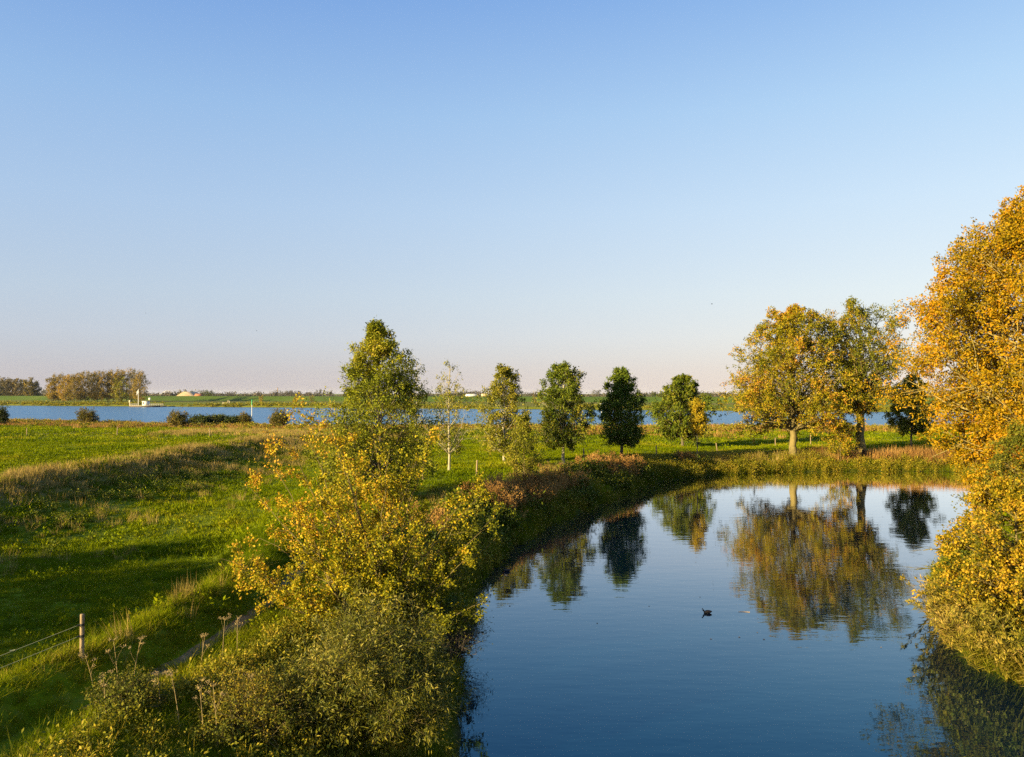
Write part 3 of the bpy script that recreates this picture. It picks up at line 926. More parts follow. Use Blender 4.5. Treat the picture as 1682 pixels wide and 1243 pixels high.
def crown_tree(name, label, group, x, y, top, bot, prof, bark, leafm, rng, trunk_r=0.18, limbs=26, sub_n=6, twig_n=5, per=5, leaf=(0.22, 0.10), full=1.9, lsc=1.2, rise=0.9,
               lean=(0.0, 0.0), cen=(0.0, 0.0), base_z=None, twigs_tube=True, jit=0.12, bare_top=None, trunk_k=8, lobes=None, cat_='tree', irr=0.25, tw_len=(0.35, 0.7), flare=1.5, droop=-0.05):
    """tree with a tapered trunk, limbs out to an uneven crown outline, branches, twigs and leaves.
    prof: (height fraction of the crown, radius) pairs; everything in metres, relative to the foot"""
    gz = float(ground(x, y)) if base_z is None else base_z
    root = empty(name, (x, y, gz - 0.05), label, cat_, group)
    H = top - gz; hb = bot - gz
    hf, rf = np.array(prof).T
    tip = np.array([lean[0] + cen[0], lean[1] + cen[1], H * 0.97])
    wood = MB()
    tr = branches([(0, 0, 0)], [(tip[0] * 0.25 + rng.normal(0, .1), tip[1] * 0.25, H * 0.5)], [tip], trunk_r, 0.02)
    tubes(wood, tr, 14, 9, wob=0.004, rng=rng)
    fl = branches([(0, 0, -0.3)], [(0, 0, 0.2)], [(0, 0, max(0.6, 3 * trunk_r))], trunk_r * flare, trunk_r * 0.93)
    tubes(wood, fl, 4, 9)
    # limbs
    n = limbs
    per = int(round(per * full)); leaf = (leaf[0] * lsc, leaf[1] * lsc)
    s = (np.arange(n) + rng.random(n)) / n
    s = np.clip(s, 0, 0.985)
    az = np.arange(n) * 2.39996 + rng.normal(0, 0.35, n)
    rr = np.interp(s, hf, rf) * rng.uniform(1 - irr * 1.6, 1 + irr * 0.6, n)
    ez = hb + s * (H - hb)
    t_end = np.clip(ez / H, 0, 1)
    cx = np.interp(ez / H, [0, 1], [0, 1])
    ctr = bez(sub(tr, np.zeros(n, int)), np.clip(t_end, 0, 1))
    E = np.stack([ctr[:, 0] + rr * np.cos(az), ctr[:, 1] + rr * np.sin(az), ez], 1)
    sz = np.clip(ez - rise * rr - 0.02 * H, hb * 0.75, None)
    ts = np.clip(sz / H, 0.02, 0.93)
    S = bez(sub(tr, np.zeros(n, int)), ts)
    M = S * 0.45 + E * 0.55
    M[:, :2] = S[:, :2] * 0.40 + E[:, :2] * 0.60
    M[:, 2] = S[:, 2] * 0.55 + E[:, 2] * 0.45
    lr = rad(sub(tr, np.zeros(n, int)), ts)
    LB = branches(S, M, E, np.maximum(lr * 0.5, 0.012), 0.01)
    tubes(wood, LB, 6, 5, wob=0.012, rng=rng)
    wood.build('trunk', bark, root)
    # finer branches and leaves
    B2 = spawn(rng, LB, sub_n, (0.25, 1.0), (0.28, 0.55), 0.6, 0.12, droop)
    B3 = spawn(rng, cat(LB, B2), twig_n, (0.3, 1.0), tw_len, 0.6, 0.08, droop)
    L3 = np.linalg.norm(B3['p2'] - B3['p0'], axis=1)
    cap = np.minimum(1, 1.1 / np.maximum(L3, 0.01))
    B3['p2'] = B3['p0'] + (B3['p2'] - B3['p0']) * cap[:, None]; B3['p1'] = B3['p0'] + (B3['p1'] - B3['p0']) * cap[:, None]
    tw = MB()
    tubes(tw, B2, 4, 4)
    if twigs_tube: tubes(tw, B3, 2, 3)
    tw.build('branches', bark, root)['kind'] = 'stuff'
    LV = B3
    if bare_top is not None:
        z = B3['p2'][:, 2] / H
        LV = sub(B3, rng.random(len(z)) > sstep(bare_top[0], bare_top[1], z) * 0.9)
    cm = MB()
    p, d = leaves_on(rng, LV, per, 0.15, jit, 0.45)
    p2, d2 = leaves_on(rng, B2, per, 0.35, jit, 0.45) if bare_top is None else (p[:0], d[:0])
    p = np.concatenate([p, p2]); d = np.concatenate([d, d2])
    leaf_quads(cm, rng, p, d, leaf[0], leaf[1])
    cm.build('crown', leafm, root)['kind'] = 'stuff'
    return root


T = np.random.default_rng(21)
ROW = 'ash trees in the row along the pond bank'


def px_prof(rows, top, bot, d):
    """rows of (photo row, half width in photo pixels) -> crown profile"""
    k = d / 1300
    zt, zb = zof(top, d), zof(bot, d)
    return [((zof(a, d) - zb) / (zt - zb), w * k) for a, w in sorted(rows, reverse=True)], zt, zb


def row_tree(label, px, d, top, bot, rows, bark, leafm, **kw):
    pr, zt, zb = px_prof(rows, top, bot, d)
    return crown_tree(kw.pop('name', 'ash_tree'), label, kw.pop('group', ROW), xof(px, d), d, zt, zb, pr, bark, leafm, T, **kw)


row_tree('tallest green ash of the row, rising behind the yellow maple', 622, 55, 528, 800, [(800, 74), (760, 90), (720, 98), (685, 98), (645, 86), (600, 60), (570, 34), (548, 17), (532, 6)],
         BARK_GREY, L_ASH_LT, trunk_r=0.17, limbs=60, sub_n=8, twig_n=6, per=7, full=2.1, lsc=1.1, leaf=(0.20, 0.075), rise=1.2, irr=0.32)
row_tree('thin nearly bare young tree just behind the tallest ash', 684, 72, 586, 740, [(740, 10), (700, 16), (650, 16), (600, 10), (586, 3)],
         BARK_PALE, L_ASH_YL, trunk_r=0.06, limbs=14, sub_n=4, twig_n=3, per=2, leaf=(0.16, 0.07), rise=2.0, bare_top=(0.35, 0.7))
row_tree('sparse pale young tree with a bare feathery top and white trunk', 738, 75, 588, 735, [(735, 26), (705, 40), (670, 40), (640, 24), (610, 17), (590, 6)],
         BARK_PALE, L_ASH_YL, trunk_r=0.13, limbs=26, sub_n=5, twig_n=4, per=4, leaf=(0.20, 0.085), rise=1.4, bare_top=(0.62, 0.85), irr=0.3)
row_tree('slim yellow green tree between the bare topped tree and the dark ashes', 828, 85, 598, 738, [(736, 18), (715, 36), (690, 40), (655, 34), (630, 25), (610, 16), (600, 6)],
         BARK_PALE, L_ASH_YL, trunk_r=0.14, limbs=36, sub_n=6, twig_n=5, per=5, leaf=(0.22, 0.10), rise=1.1)
row_tree('broad green ash, lit on one side and dark on the other', 925, 84, 597, 724, [(724, 22), (706, 38), (688, 41), (655, 35), (625, 28), (605, 17), (598, 8)],
         BARK_PALE, L_ASH, trunk_r=0.17, limbs=40, sub_n=7, twig_n=6, per=6, leaf=(0.22, 0.10), rise=0.9, irr=0.18)
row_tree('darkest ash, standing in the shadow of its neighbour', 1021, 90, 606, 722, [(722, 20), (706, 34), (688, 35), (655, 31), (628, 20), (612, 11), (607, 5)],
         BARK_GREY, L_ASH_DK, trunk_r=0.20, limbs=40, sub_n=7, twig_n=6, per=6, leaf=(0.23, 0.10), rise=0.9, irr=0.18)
row_tree('round green tree set back behind the yellow sapling', 1121, 118, 617, 714, [(714, 20), (702, 36), (680, 43), (655, 41), (638, 28), (622, 13), (618, 6)],
         BARK_GREY, L_ASH, trunk_r=0.22, limbs=40, sub_n=7, twig_n=6, per=6, leaf=(0.30, 0.15), rise=0.8, name='round_tree', irr=0.18)
row_tree('small bright yellow sapling on a thin dark stem by the pond', 1145, 93, 655, 713, [(713, 6), (700, 12), (680, 13), (660, 9), (656, 3)],
         BARK_DARK, L_YELLOW, trunk_r=0.07, limbs=16, sub_n=5, twig_n=4, per=5, leaf=(0.2, 0.1), rise=0.8, name='yellow_sapling', group=None)
row_tree('low yellowish sapling in front of the slim tree on the bank', 862, 70, 678, 775, [(775, 18), (745, 28), (715, 24), (695, 14), (680, 5)],
         BARK_TWIG, L_ASH_YL, trunk_r=0.07, limbs=22, sub_n=5, twig_n=4, per=4, leaf=(0.18, 0.08), rise=0.8, name='bank_sapling', group=None)

# the pair beyond the pond
PAIR = 'two big old trees beyond the pond'
row_tree('wide russet and green tree beyond the pond, left of the pair', 1302, 100, 506, 690, [(690, 76), (665, 94), (640, 97), (610, 93), (580, 86), (550, 72), (528, 50), (512, 30), (505, 10)],
         BARK_OCHRE, L_PAIR, trunk_r=0.48, limbs=64, sub_n=9, twig_n=6, per=6, full=2.6, lsc=1.0, leaf=(0.245, 0.15), twigs_tube=False, rise=0.75, name='russet_tree', group=PAIR, irr=0.22)
PT = row_tree('tall olive tree with a hollow at the foot of its thick trunk', 1413, 100, 494, 660, [(660, 26), (645, 40), (625, 40), (590, 56), (550, 58), (520, 50), (500, 40), (492, 28)],
              BARK_OCHRE, L_PAIR2, trunk_r=0.60, limbs=44, sub_n=8, twig_n=6, per=6, full=2.4, lsc=1.0, leaf=(0.23, 0.14), rise=1.3, name='olive_tree', group=PAIR, irr=0.35, flare=1.45)
hb = MB()
hv = []
for k in range(10):
    a = 2 * math.pi * k / 10
    hv.append((0.24 * math.cos(a), -0.88, 0.72 + 0.62 * math.sin(a)))
hb.add(hv + [(0, -0.62, 0.65)], tris=[(k, (k + 1) % 10, 10) for k in range(10)])
M_HOLLOW = plain_mat('rotten_wood', (0.035, 0.025, 0.018), 0.95)
hb.build('hollow', M_HOLLOW, PT)
row_tree('low orange leaved bush between the trunks of the big pair', 1380, 98, 686, 744, [(744, 14), (725, 25), (708, 26), (694, 17), (687, 6)],
         BARK_TWIG, L_PAIR, trunk_r=0.06, limbs=18, sub_n=5, twig_n=4, per=3, leaf=(0.18, 0.11), rise=0.6, name='autumn_bush', group=None, cat_='bush')
row_tree('dark green tree half hidden by the golden tree', 1496, 112, 616, 705, [(705, 16), (688, 30), (660, 36), (635, 28), (620, 12)],
         BARK_GREY, L_ASH_YL, trunk_r=0.16, limbs=30, sub_n=7, twig_n=6, per=6, leaf=(0.28, 0.14), rise=0.8, name='dark_tree', group=None)

# golden tree on the right bank: long limbs sweeping out over the water
row_tree('huge golden orange tree leaning out over the right bank', 1735, 43, 318, 800, [(800, 100), (740, 145), (690, 178), (620, 206), (560, 206), (500, 190), (440, 170), (400, 152), (360, 112), (330, 70), (318, 30)],
         BARK_GOLD, L_GOLD, trunk_r=0.42, limbs=150, sub_n=10, twig_n=7, per=10, leaf=(0.155, 0.092), full=1.9, lsc=1.0, twigs_tube=False, rise=0.42, name='golden_tree', group=None, irr=0.17, jit=0.09, tw_len=(0.3, 0.55))
row_tree('upright russet tree behind the golden tree at the frame edge', 1742, 58, 320, 700, [(700, 60), (600, 90), (500, 95), (420, 85), (360, 60), (325, 22)],
         BARK_GREY, L_GOLD, trunk_r=0.3, limbs=40, sub_n=7, twig_n=6, per=5, leaf=(0.2, 0.1), rise=0.8, name='russet_neighbour_tree', group=None)
row_tree('green bush below the golden tree at the frame edge', 1690, 36, 690, 960, [(960, 60), (880, 85), (800, 90), (740, 70), (700, 30)],
         BARK_TWIG, L_MID, trunk_r=0.08, limbs=50, sub_n=7, twig_n=5, per=6, leaf=(0.10, 0.06), rise=0.5, name='green_bush', group=None, cat_='bush', jit=0.06)
row_tree('bright yellow broad leaved bush overhanging the reeds', 1664, 31, 788, 1075, [(1075, 50), (1030, 84), (980, 100), (920, 102), (860, 96), (820, 68), (795, 30)],
         BARK_TWIG, L_GOLDY, trunk_r=0.08, limbs=60, sub_n=7, twig_n=5, per=8, leaf=(0.10, 0.072), rise=0.35, name='yellow_bush', group=None, cat_='bush', jit=0.06, irr=0.32)


def bush(name, label, x, y, h, w, stems, bark, leafm, rng, leaf, ragged=(0.82, 1.05), per=5, sub_n=6, twig_n=5, spread=(0.2, 1.0), base=0.3, lift=0.12, jit=0.05, group=None, r0=0.035, limb_parts=False, ends=None, twt=True, cat_='bush', sublen=(0.3, 0.55), curve=0.3):
    gz = float(ground(x, y))
    root = empty(name, (x, y, gz - 0.05), label, cat_, group)
    if ends is None:
        a = np.arange(stems) * 2.39996 + rng.normal(0, 0.3, stems)
        t = np.sqrt((np.arange(stems) + 0.5) / stems)
        t = spread[0] + (spread[1] - spread[0]) * t
        E = np.stack([w * t * np.cos(a), w * t * np.sin(a), h * np.sqrt(np.clip(1.06 - (t / 1.05) ** 2, 0.03, 1)) * rng.uniform(ragged[0], ragged[1], stems)], 1)
    else:
        E = np.asarray(ends, float); stems = len(E)
    S = np.stack([rng.normal(0, base, stems), rng.normal(0, base, stems), np.full(stems, -0.1)], 1)
    M = S * 0.5 + E * 0.5
    M[:, :2] = S[:, :2] * (0.5 + curve / 2) + E[:, :2] * (0.5 - curve / 2)
    M[:, 2] += lift * np.linalg.norm(E - S, axis=1)
    ln = np.linalg.norm(E - S, axis=1)
    LB = branches(S, M, E, r0 * (0.6 + 0.4 * ln / ln.max()), 0.006)
    if limb_parts:
        for k in range(stems):
            mb = MB(); tubes(mb, sub(LB, [k]), 9, 6, wob=0.01, rng=rng); mb.build('limb', bark, root)
    else:
        mb = MB(); tubes(mb, LB, 6, 5, wob=0.01, rng=rng); mb.build('stems', bark, root)['kind'] = 'stuff'
    B2 = spawn(rng, LB, sub_n, (0.22, 1.0), sublen, 0.55, 0.12)
    B3 = spawn(rng, cat(LB, B2), twig_n, (0.3, 1.0), (0.25, 0.5), 0.55, 0.1)
    L3 = np.linalg.norm(B3['p2'] - B3['p0'], axis=1)
    cap = np.minimum(1, 0.9 / np.maximum(L3, 0.01))
    B3['p2'] = B3['p0'] + (B3['p2'] - B3['p0']) * cap[:, None]; B3['p1'] = B3['p0'] + (B3['p1'] - B3['p0']) * cap[:, None]
    tw = MB(); tubes(tw, B2, 4, 4)
    if twt: tubes(tw, B3, 2, 3)
    tw.build('branches', bark, root)['kind'] = 'stuff'
    cm = MB()
    p, d = leaves_on(rng, cat(B2, B3), per, 0.15, jit, 0.5)
    k = p[:, 2] > 0.05
    leaf_quads(cm, rng, p[k], d[k], leaf[0], leaf[1])
    cm.build('crown', leafm, root)['kind'] = 'stuff'
    return root


# the maple in front: limb ends read from the photograph's outline (photo px, photo row, metres nearer or farther)
FMX, FMY = xof(628, 27), 27.0
FMZ = float(ground(FMX, FMY))
ends = []
for (ex, ey, dd) in [(365, 912, -0.5), (385, 930, 1.2), (440, 985, -1.5), (430, 880, 0.8), (415, 800, 0.6), (440, 745, 0.0), (470, 715, 1.0), (465, 820, -1.0), (500, 690, 0.2), (530, 682, -0.5), (560, 720, 1.3),
                     (520, 780, -1.4), (585, 760, -0.8), (610, 700, 0.6), (640, 735, -1.0), (660, 790, 1.2), (690, 745, -0.3), (705, 715, 0.8), (735, 800, 0.3), (760, 820, -0.6), (800, 800, 0.0), (812, 845, 0.6), (790, 870, -1.0),
                     (815, 880, 1.2), (770, 910, -1.2), (745, 950, 0.8), (800, 985, -0.4), (775, 1010, 1.0), (730, 1020, -1.2), (680, 880, -1.8), (620, 860, -2.0), (560, 880, -1.9), (500, 900, -1.6), (480, 960, -1.8), (540, 830, 1.8), (700, 860, 1.6), (600, 800, 1.9), (650, 960, -1.9), (570, 960, -2.0), (420, 950, 0.5)]:
    d = FMY + dd
    ends.append((xof(ex, d) - FMX, dd, zof(ey, d) - FMZ))
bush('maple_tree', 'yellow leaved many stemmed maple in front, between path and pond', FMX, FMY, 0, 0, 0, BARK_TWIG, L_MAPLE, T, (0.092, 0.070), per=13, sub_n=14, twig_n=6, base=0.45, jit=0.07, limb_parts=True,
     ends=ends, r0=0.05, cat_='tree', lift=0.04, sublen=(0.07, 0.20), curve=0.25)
# willow at the foot of the frame
WX, WY = xof(612, 20.5), 20.5
bush('willow_bush', 'grey green narrow leaved willow bush at the water edge in front', WX, WY, 2.7, 2.3, 64, BARK_TWIG, L_WILLOW, T, (0.125, 0.028), (0.55, 1.22), per=14, sub_n=10, twig_n=5, spread=(0.05, 1.0), base=0.5, jit=0.07, lift=0.08, r0=0.02)
bush('bramble_bush', 'low small leaved yellowish bush beside the willow on the bank', xof(420, 19.0), 19.0, 1.35, 1.5, 40, BARK_TWIG, L_MID, T, (0.065, 0.04), per=6, sub_n=7, twig_n=4, spread=(0.1, 1.0), base=0.4, jit=0.05, r0=0.015)
bush('bramble_bush', 'small sprawling yellow leaved bramble on the lit bank near the path', xof(215, 18.9), 18.9, 0.75, 1.0, 30, BARK_TWIG, L_MID, T, (0.06, 0.04), per=5, sub_n=6, twig_n=4, spread=(0.1, 1.0), base=0.3, jit=0.04, r0=0.012)
bush('bare_bush', 'dark leafless twiggy bush hanging over the water by the maple', xof(735, 27.5), 28.0, 1.9, 1.5, 40, BARK_DARK, L_DARK, T, (0.07, 0.03), per=1, sub_n=8, twig_n=5, spread=(0.2, 1.0), base=0.3, jit=0.05, r0=0.02)

# bushes on the river shore
SB = 'bushes on the near river shore'
for (px, py0, d, top, hw, lab, lm, bk) in [
        (144, 700, 205, 671, 20, 'round dense bush on the shore below the poplar grove', L_SHORE, BARK_DARK),
        (293, 704, 190, 674, 19, 'pointed green bush on the shore below the farm roof', L_SHORE, BARK_DARK),
        (459, 704, 185, 674, 17, 'loose thin bush on the shore nearest the maple', L_SHORE, BARK_TWIG),
        (3, 694, 205, 668, 11, 'dark bare bush on the shore at the frame edge', L_DARK, BARK_DARK),
        (402, 696, 200, 680, 13, 'small bush on the shore beside the green topped pole', L_SHORE, BARK_DARK)]:
    k = d / 1300
    gx = xof(px, d); gz = float(ground(gx, d))
    bush('shore_bush', lab, gx, d, (zof(top, d) - gz) * 0.92, hw * k * 0.85, 46, bk, lm, T, (0.36, 0.16), (0.6, 1.15), per=4, sub_n=6, twig_n=3, spread=(0.1, 1.0), base=0.5, jit=0.15, group=SB, r0=0.05)
for (px, d, top, hw, lab) in [(330, 200, 686, 20, 'dark thicket bush of the shore spit next to the pointed bush'), (360, 203, 685, 20, 'widest dark thicket bush in the middle of the shore spit'), (384, 200, 687, 13, 'smallest dark thicket bush of the spit, nearest the green topped pole')]:
    k = d / 1300; gx = xof(px, d); gz = float(ground(gx, d))
    bush('thicket_bush', lab, gx, d, zof(top, d) - gz, hw * k, 40, BARK_DARK, L_DARK, T, (0.45, 0.22), per=4, sub_n=6, twig_n=3, spread=(0.1, 1.0), base=0.8, jit=0.2, group='dark thicket bushes on the shore spit', r0=0.04)


# ------------------------------------------------------------------ far trees
def far_tree(name, label, group, px, d, top, base_py, hw, leafm, rng, n=900, leaf=1.1, low=0.12, bark=BARK_DARK, gz=None, tall=True, trunk=0.3):
    k = d / 1300; x = xof(px, d)
    gz = float(ground(x, d)) if gz is None else gz
    H = zof(top, d) - gz
    w = hw * k
    root = empty(name, (x, d, gz - 0.1), label, 'tree', group)
    mb = MB()
    nl = 14
    tr = branches([(0, 0, 0)], [(rng.normal(0, .3), 0, H * 0.5)], [(rng.normal(0, .5), 0, H * 0.95)], trunk, 0.05)
    tubes(mb, tr, 6, 5)
    a = np.arange(nl) * 2.4; s = np.linspace(low + 0.1, 0.98, nl)
    f = np.sqrt(np.clip(1 - ((s - 0.55) / 0.52) ** 2, 0.04, 1))
    E = np.stack([w * f * np.cos(a) * rng.uniform(.6, 1, nl), w * f * np.sin(a) * rng.uniform(.6, 1, nl), H * s], 1)
    S = bez(sub(tr, np.zeros(nl, int)), np.clip(s - 0.22, 0.05, 0.9))
    LB = branches(S, S * .5 + E * .5 - np.array([0, 0, 0.02 * H]), E, trunk * 0.35, 0.04)
    tubes(mb, LB, 3, 4)
    mb.build('trunk', bark, root)
    B2 = spawn(rng, LB, 5, (0.3, 1.0), (0.3, 0.6), 0.6, 0.25)
    cm = MB()
    p, d_ = leaves_on(rng, cat(LB, B2), max(1, n // (nl * 6)), 0.2, 0.075 * w + 0.25, 0.3)
    leaf_quads(cm, rng, p, d_, leaf, leaf * 0.6)
    cm.build('crown', leafm, root)['kind'] = 'stuff'
    return root


FT = np.random.default_rng(33)
# poplar grove across the river: individual trees
GR = 'poplars of the grove across the river'
for k in range(24):
    px = 84 + k * 6.3 + FT.normal(0, 2.0)
    d = 742 + FT.uniform(-18, 26)
    top = np.interp(px, [80, 95, 110, 140, 180, 225, 236], [622, 614, 618, 611, 608, 609, 616]) + FT.normal(0, 1.6)
    far_tree('poplar_tree', 'tall thin tawny poplar standing in the grove across the river', GR, px, d, top, 660, 10.5 + FT.normal(0, 1.2), L_POPLAR, FT, n=2400, leaf=0.9, low=0.05)
far_tree('willow_tree', 'yellow green tree before the grove, reaching down to the far shore', None, 197, 640, 620, 664, 13, L_ASH_YL, FT, n=1100, leaf=1.0, low=0.0)
far_tree('poplar_tree', 'dark leafy tree at the end of the grove beside the white pontoon', None, 229, 735, 612, 658, 12, L_DARK, FT, n=900, leaf=0.9, low=0.25)
# wood farther left, behind the dike
for k in range(12):
    px = -14 + k * 6.6 + FT.normal(0, 1.5)
    top = np.interp(px, [-10, 20, 50, 63], [620, 623, 624, 630]) + FT.normal(0, 1.5)
    far_tree('wood_tree', 'broad olive tree of the wood behind the dike', 'trees of the wood behind the dike', px, 1000 + FT.uniform(-30, 40), top, 650, 9, L_FAR if k % 3 else L_POPLAR, FT, n=1800, leaf=1.5, low=0.0, gz=1.0)
# trees that stand out of the horizon line: photo px, top row, half width, kind
for (px, top, hw, d, lm) in [(72, 638, 10, 1100, L_FAR), (300, 641, 9, 1150, L_FAR), (312, 642, 8, 1100, L_DARK), (336, 641, 10, 1060, L_DARK), (345, 642, 8, 1050, L_DARK), (452, 644, 5, 1500, L_FARHAZE), (475, 642, 9, 1500, L_FARHAZE), (488, 643, 9, 1500, L_FARHAZE),
                             (507, 645, 6, 1500, L_FARHAZE), (524, 641, 9, 1500, L_FARHAZE), (541, 643, 8, 1500, L_FARHAZE), (812, 626, 10, 820, L_POPLAR), (980, 641, 11, 1300, L_FAR), (1074, 644, 4, 1500, L_DARK), (1186, 645, 7, 1500, L_FARHAZE), (1450, 634, 14, 900, L_FAR), (1466, 640, 9, 900, L_FAR)]:
    far_tree('horizon_tree', 'small round tree on the far horizon behind the dike', 'round trees on the far horizon', px, d, top, 650, hw, lm, FT, n=500, leaf=1.6 * d / 1100, low=0.0, gz=1.0)
# thin trees at the foot of the dike
for (px, top, hw, d, lab) in [(429, 649, 5, 690, 'thin brownish tree at the dike foot just right of the green topped pole'), (487, 648, 4, 680, 'thinnest brownish tree at the dike foot left of the tallest ash'), (512, 650, 6, 680, 'wider brownish tree at the dike foot nearest the tallest ash'), (878, 643, 4, 630, 'thin brownish tree at the dike foot seen between two row trees')]:
    far_tree('dike_tree', lab, 'thin trees at the foot of the dike', px, d, top, 660, hw, L_POPLAR, FT, n=260, leaf=0.8, low=0.1, trunk=0.15)

# the rest of the horizon reads as one low line of woods and hedges
hz = MB()
nb = 760
bd = FT.uniform(1250, 2200, nb); bx = FT.uniform(-1.05, 1.05, nb) * bd
bw = FT.uniform(7, 20, nb) * (bd / 1400)
bh = FT.uniform(7.5, 13.5, nb) * (bd / 1400) * np.clip(0.75 + 1.1 * fbm(bx, bd * 0.3, 240, 66), 0.45, 1.25)
kk = np.repeat(np.arange(nb), 95)
n = len(kk)
u = nrm(FT.normal(size=(n, 3))) * (FT.random(n) ** 0.45)[:, None]
hp = np.stack([bx[kk] + u[:, 0] * bw[kk], bd[kk] + u[:, 1] * 8, 0.5 + bh[kk] * (0.48 + 0.52 * u[:, 2])], 1)
leaf_quads(hz, FT, hp, nrm(FT.normal(size=hp.shape)), 3.4, 2.4)
tag(hz.build('far_treeline', L_FARHAZE), 'low hazy line of trees and hedges along the horizon', kind='stuff')


# ------------------------------------------------------------------ reeds on the right bank
x = T.uniform(15.2, 23, 900); y = T.uniform(23, 40, 900)
sd = pond_sd(x, y)
x, y = keep(x, y, (sd > -0.35) & (sd < 1.3) & (x > 12) & (rg.random(len(x)) < sstep(36, 30, y)))
P_RD = [proto('reed_clump', reed(T, 1.75, 5, 0.55), M_REED) for _ in range(5)]
pts = on_ground(x, y); pts[:, 2] = np.maximum(pts[:, 2], -0.15)
scatter('reeds', P_RD, pts, 'yellowing reeds leaning over the water on the right bank', 0.7, 1.15, 0.12, 31, rot=np.pi * 1.08)
x = T.uniform(14, 24, 1500); y = T.uniform(20, 42, 1500)
sd = pond_sd(x, y)
x, y = keep(x, y, (sd > 0.0) & (sd < 4) & (x > 12))
scatter('bank_grass', P_RG + P_BR, on_ground(x, y), 'long grass behind the reeds on the right bank', 0.8, 1.7, 0.2, 32)
# a few single reeds reaching far out over the water
for k, (px, py, d) in enumerate([(1502, 905, 35.0), (1496, 938, 34.5), (1512, 965, 33.5), (1530, 1000, 32.0)]):
    mb = MB()
    L = 2.6
    B = branches([(0, 0, 0)], [(-L * 0.45, -0.1, 0.75)], [(-L, -0.2, 0.55 + 0.1 * k)], 0.012, 0.004)
    tubes(mb, B, 8, 4)
    i = np.zeros(15, int); t = np.linspace(0.3, 1.0, 15); b = sub(B, i); p = bez(b, t)
    an = np.pi + T.uniform(-0.6, 0.6, 15)
    d1 = nrm(np.stack([np.cos(an), np.sin(an) * 0.5, T.uniform(0.0, 0.5, 15)], 1))
    leaf_quads(mb, T, p, nrm(d1 + np.array([0, 0, -0.2])), 0.62, 0.055, flat=0.8)
    gx = xof(px, d) + L; zb = zof(py, d) - 0.45
    o = mb.build('reed', M_REED, loc=(gx, d, zb))
    tag(o, ['uppermost single reed arching out over the water', 'second highest reed reaching farthest out over the water', 'third reed down, drooping below the yellow bush', 'lowest single reed bending out near the reed bed'][k], 'reed', 'single reeds arching over the pond')

# ------------------------------------------------------------------ dry hogweed stalks and single weeds by the path
M_DRY = plain_mat('dry_stalk', (0.32, 0.23, 0.10), 0.9, 0.4, 8.0)


def hogweed(label, px, py, d, h, group='dry hogweed stalks beside the path'):
    x = xof(px, d); z = float(ground(x, d))
    mb = MB()
    ln = T.normal(0, 0.16, 2)
    tip = np.array([ln[0], ln[1], h])
    B = branches([(0, 0, -0.1)], [(ln[0] * .3, ln[1] * .3, h * .5)], [tip], 0.010, 0.005)
    side = spawn(T, B, 3, (0.45, 0.85), (0.25, 0.4), 0.5, 0.5)
    tubes(mb, B, 6, 5); tubes(mb, side, 3, 4)
    root = empty('hogweed_stalk', (x, d, z), label, 'dry plant', group)
    mb.build('stem', M_DRY, root)
    for q, s in [(tip, 0.10)] + [(v, 0.06) for v in side['p2']]:
        um = MB(); n = 9
        a = T.uniform(0, 2 * np.pi, n); r = s * T.uniform(0.2, 1.25, n)
        E = np.stack([r * np.cos(a), r * np.sin(a), s * T.uniform(0.2, 0.8, n)], 1) + q
        Q = np.broadcast_to(q, E.shape)
        RB = branches(Q, Q * .5 + E * .5 + np.array([0, 0, 0.01]), E, 0.004, 0.002)
        tubes(um, RB, 2, 3)
        pp = np.repeat(E, 5, 0) + T.normal(0, 0.014, (n * 5, 3))
        leaf_quads(um, T, pp, nrm(T.normal(size=pp.shape) + np.array([0, 0, 0.6])), 0.026, 0.014)
        um.build('umbel', M_DRY, root)['kind'] = 'stuff'
    return root


for lab, px, py, d, h in [
        ('tallest dry umbel stalk beside the fence post', 200, 1085, 20.6, 1.35), ('short dry umbel stalk close to the fence post', 160, 1085, 20.4, 0.95), ('slim dry stalk right of the tallest umbel stalk', 222, 1075, 21.2, 1.15),
        ('dry stalk standing before the path edge with a wide umbel', 332, 1060, 21.6, 1.05), ('leaning dry stalk nearest the visible path', 368, 1040, 22.6, 1.15), ('dry stalk with pale head over the path bend', 392, 1030, 23.4, 1.0),
        ('dry stalk on the bank in the corner of the frame', 340, 1225, 17.8, 1.25), ('bent dry stalk beside the corner stalk', 362, 1225, 17.9, 1.4), ('pale dry stalk on the bank below the path', 268, 1150, 19.0, 0.9),
        ('short dry stalk before the willow', 405, 1150, 19.8, 1.0), ('thin dry stalk leaning over the bottom edge of the frame', 180, 1200, 18.2, 1.1), ('dry stalk between the willow and the corner stalks', 300, 1190, 18.4, 1.25), ('tall dry stalk against the willow leaves', 440, 1200, 18.8, 1.5)]:
    hogweed(lab, px, py, d, h)

x, y = rand_pts(T, -14, -7, 14, 30, 14)
dpx = x - path_x(y)
x, y = keep(x, y, (np.exp(-((dpx + 2.0) / 0.65) ** 2) * np.clip(0.35 + 2.5 * fbm(x, y, 2.5, 71), 0, 1) > T.random(len(x))))
scatter('straw_grass', P_ST, on_ground(x, y), 'straw coloured grass around the fence post', 0.7, 1.25, 0.15, 33)

# ------------------------------------------------------------------ fences
M_POST = bark_mat('weathered_post', (0.17, 0.12, 0.07), (0.34, 0.25, 0.15), 12.0)
M_WIRE = plain_mat('fence_rope', (0.30, 0.29, 0.14), 0.6, 0.1)
M_BLACK = plain_mat('black_plastic', (0.02, 0.02, 0.02), 0.5, 0.1)
M_WHITE = plain_mat('white_paint', (0.58, 0.56, 0.52), 0.6, 0.06)


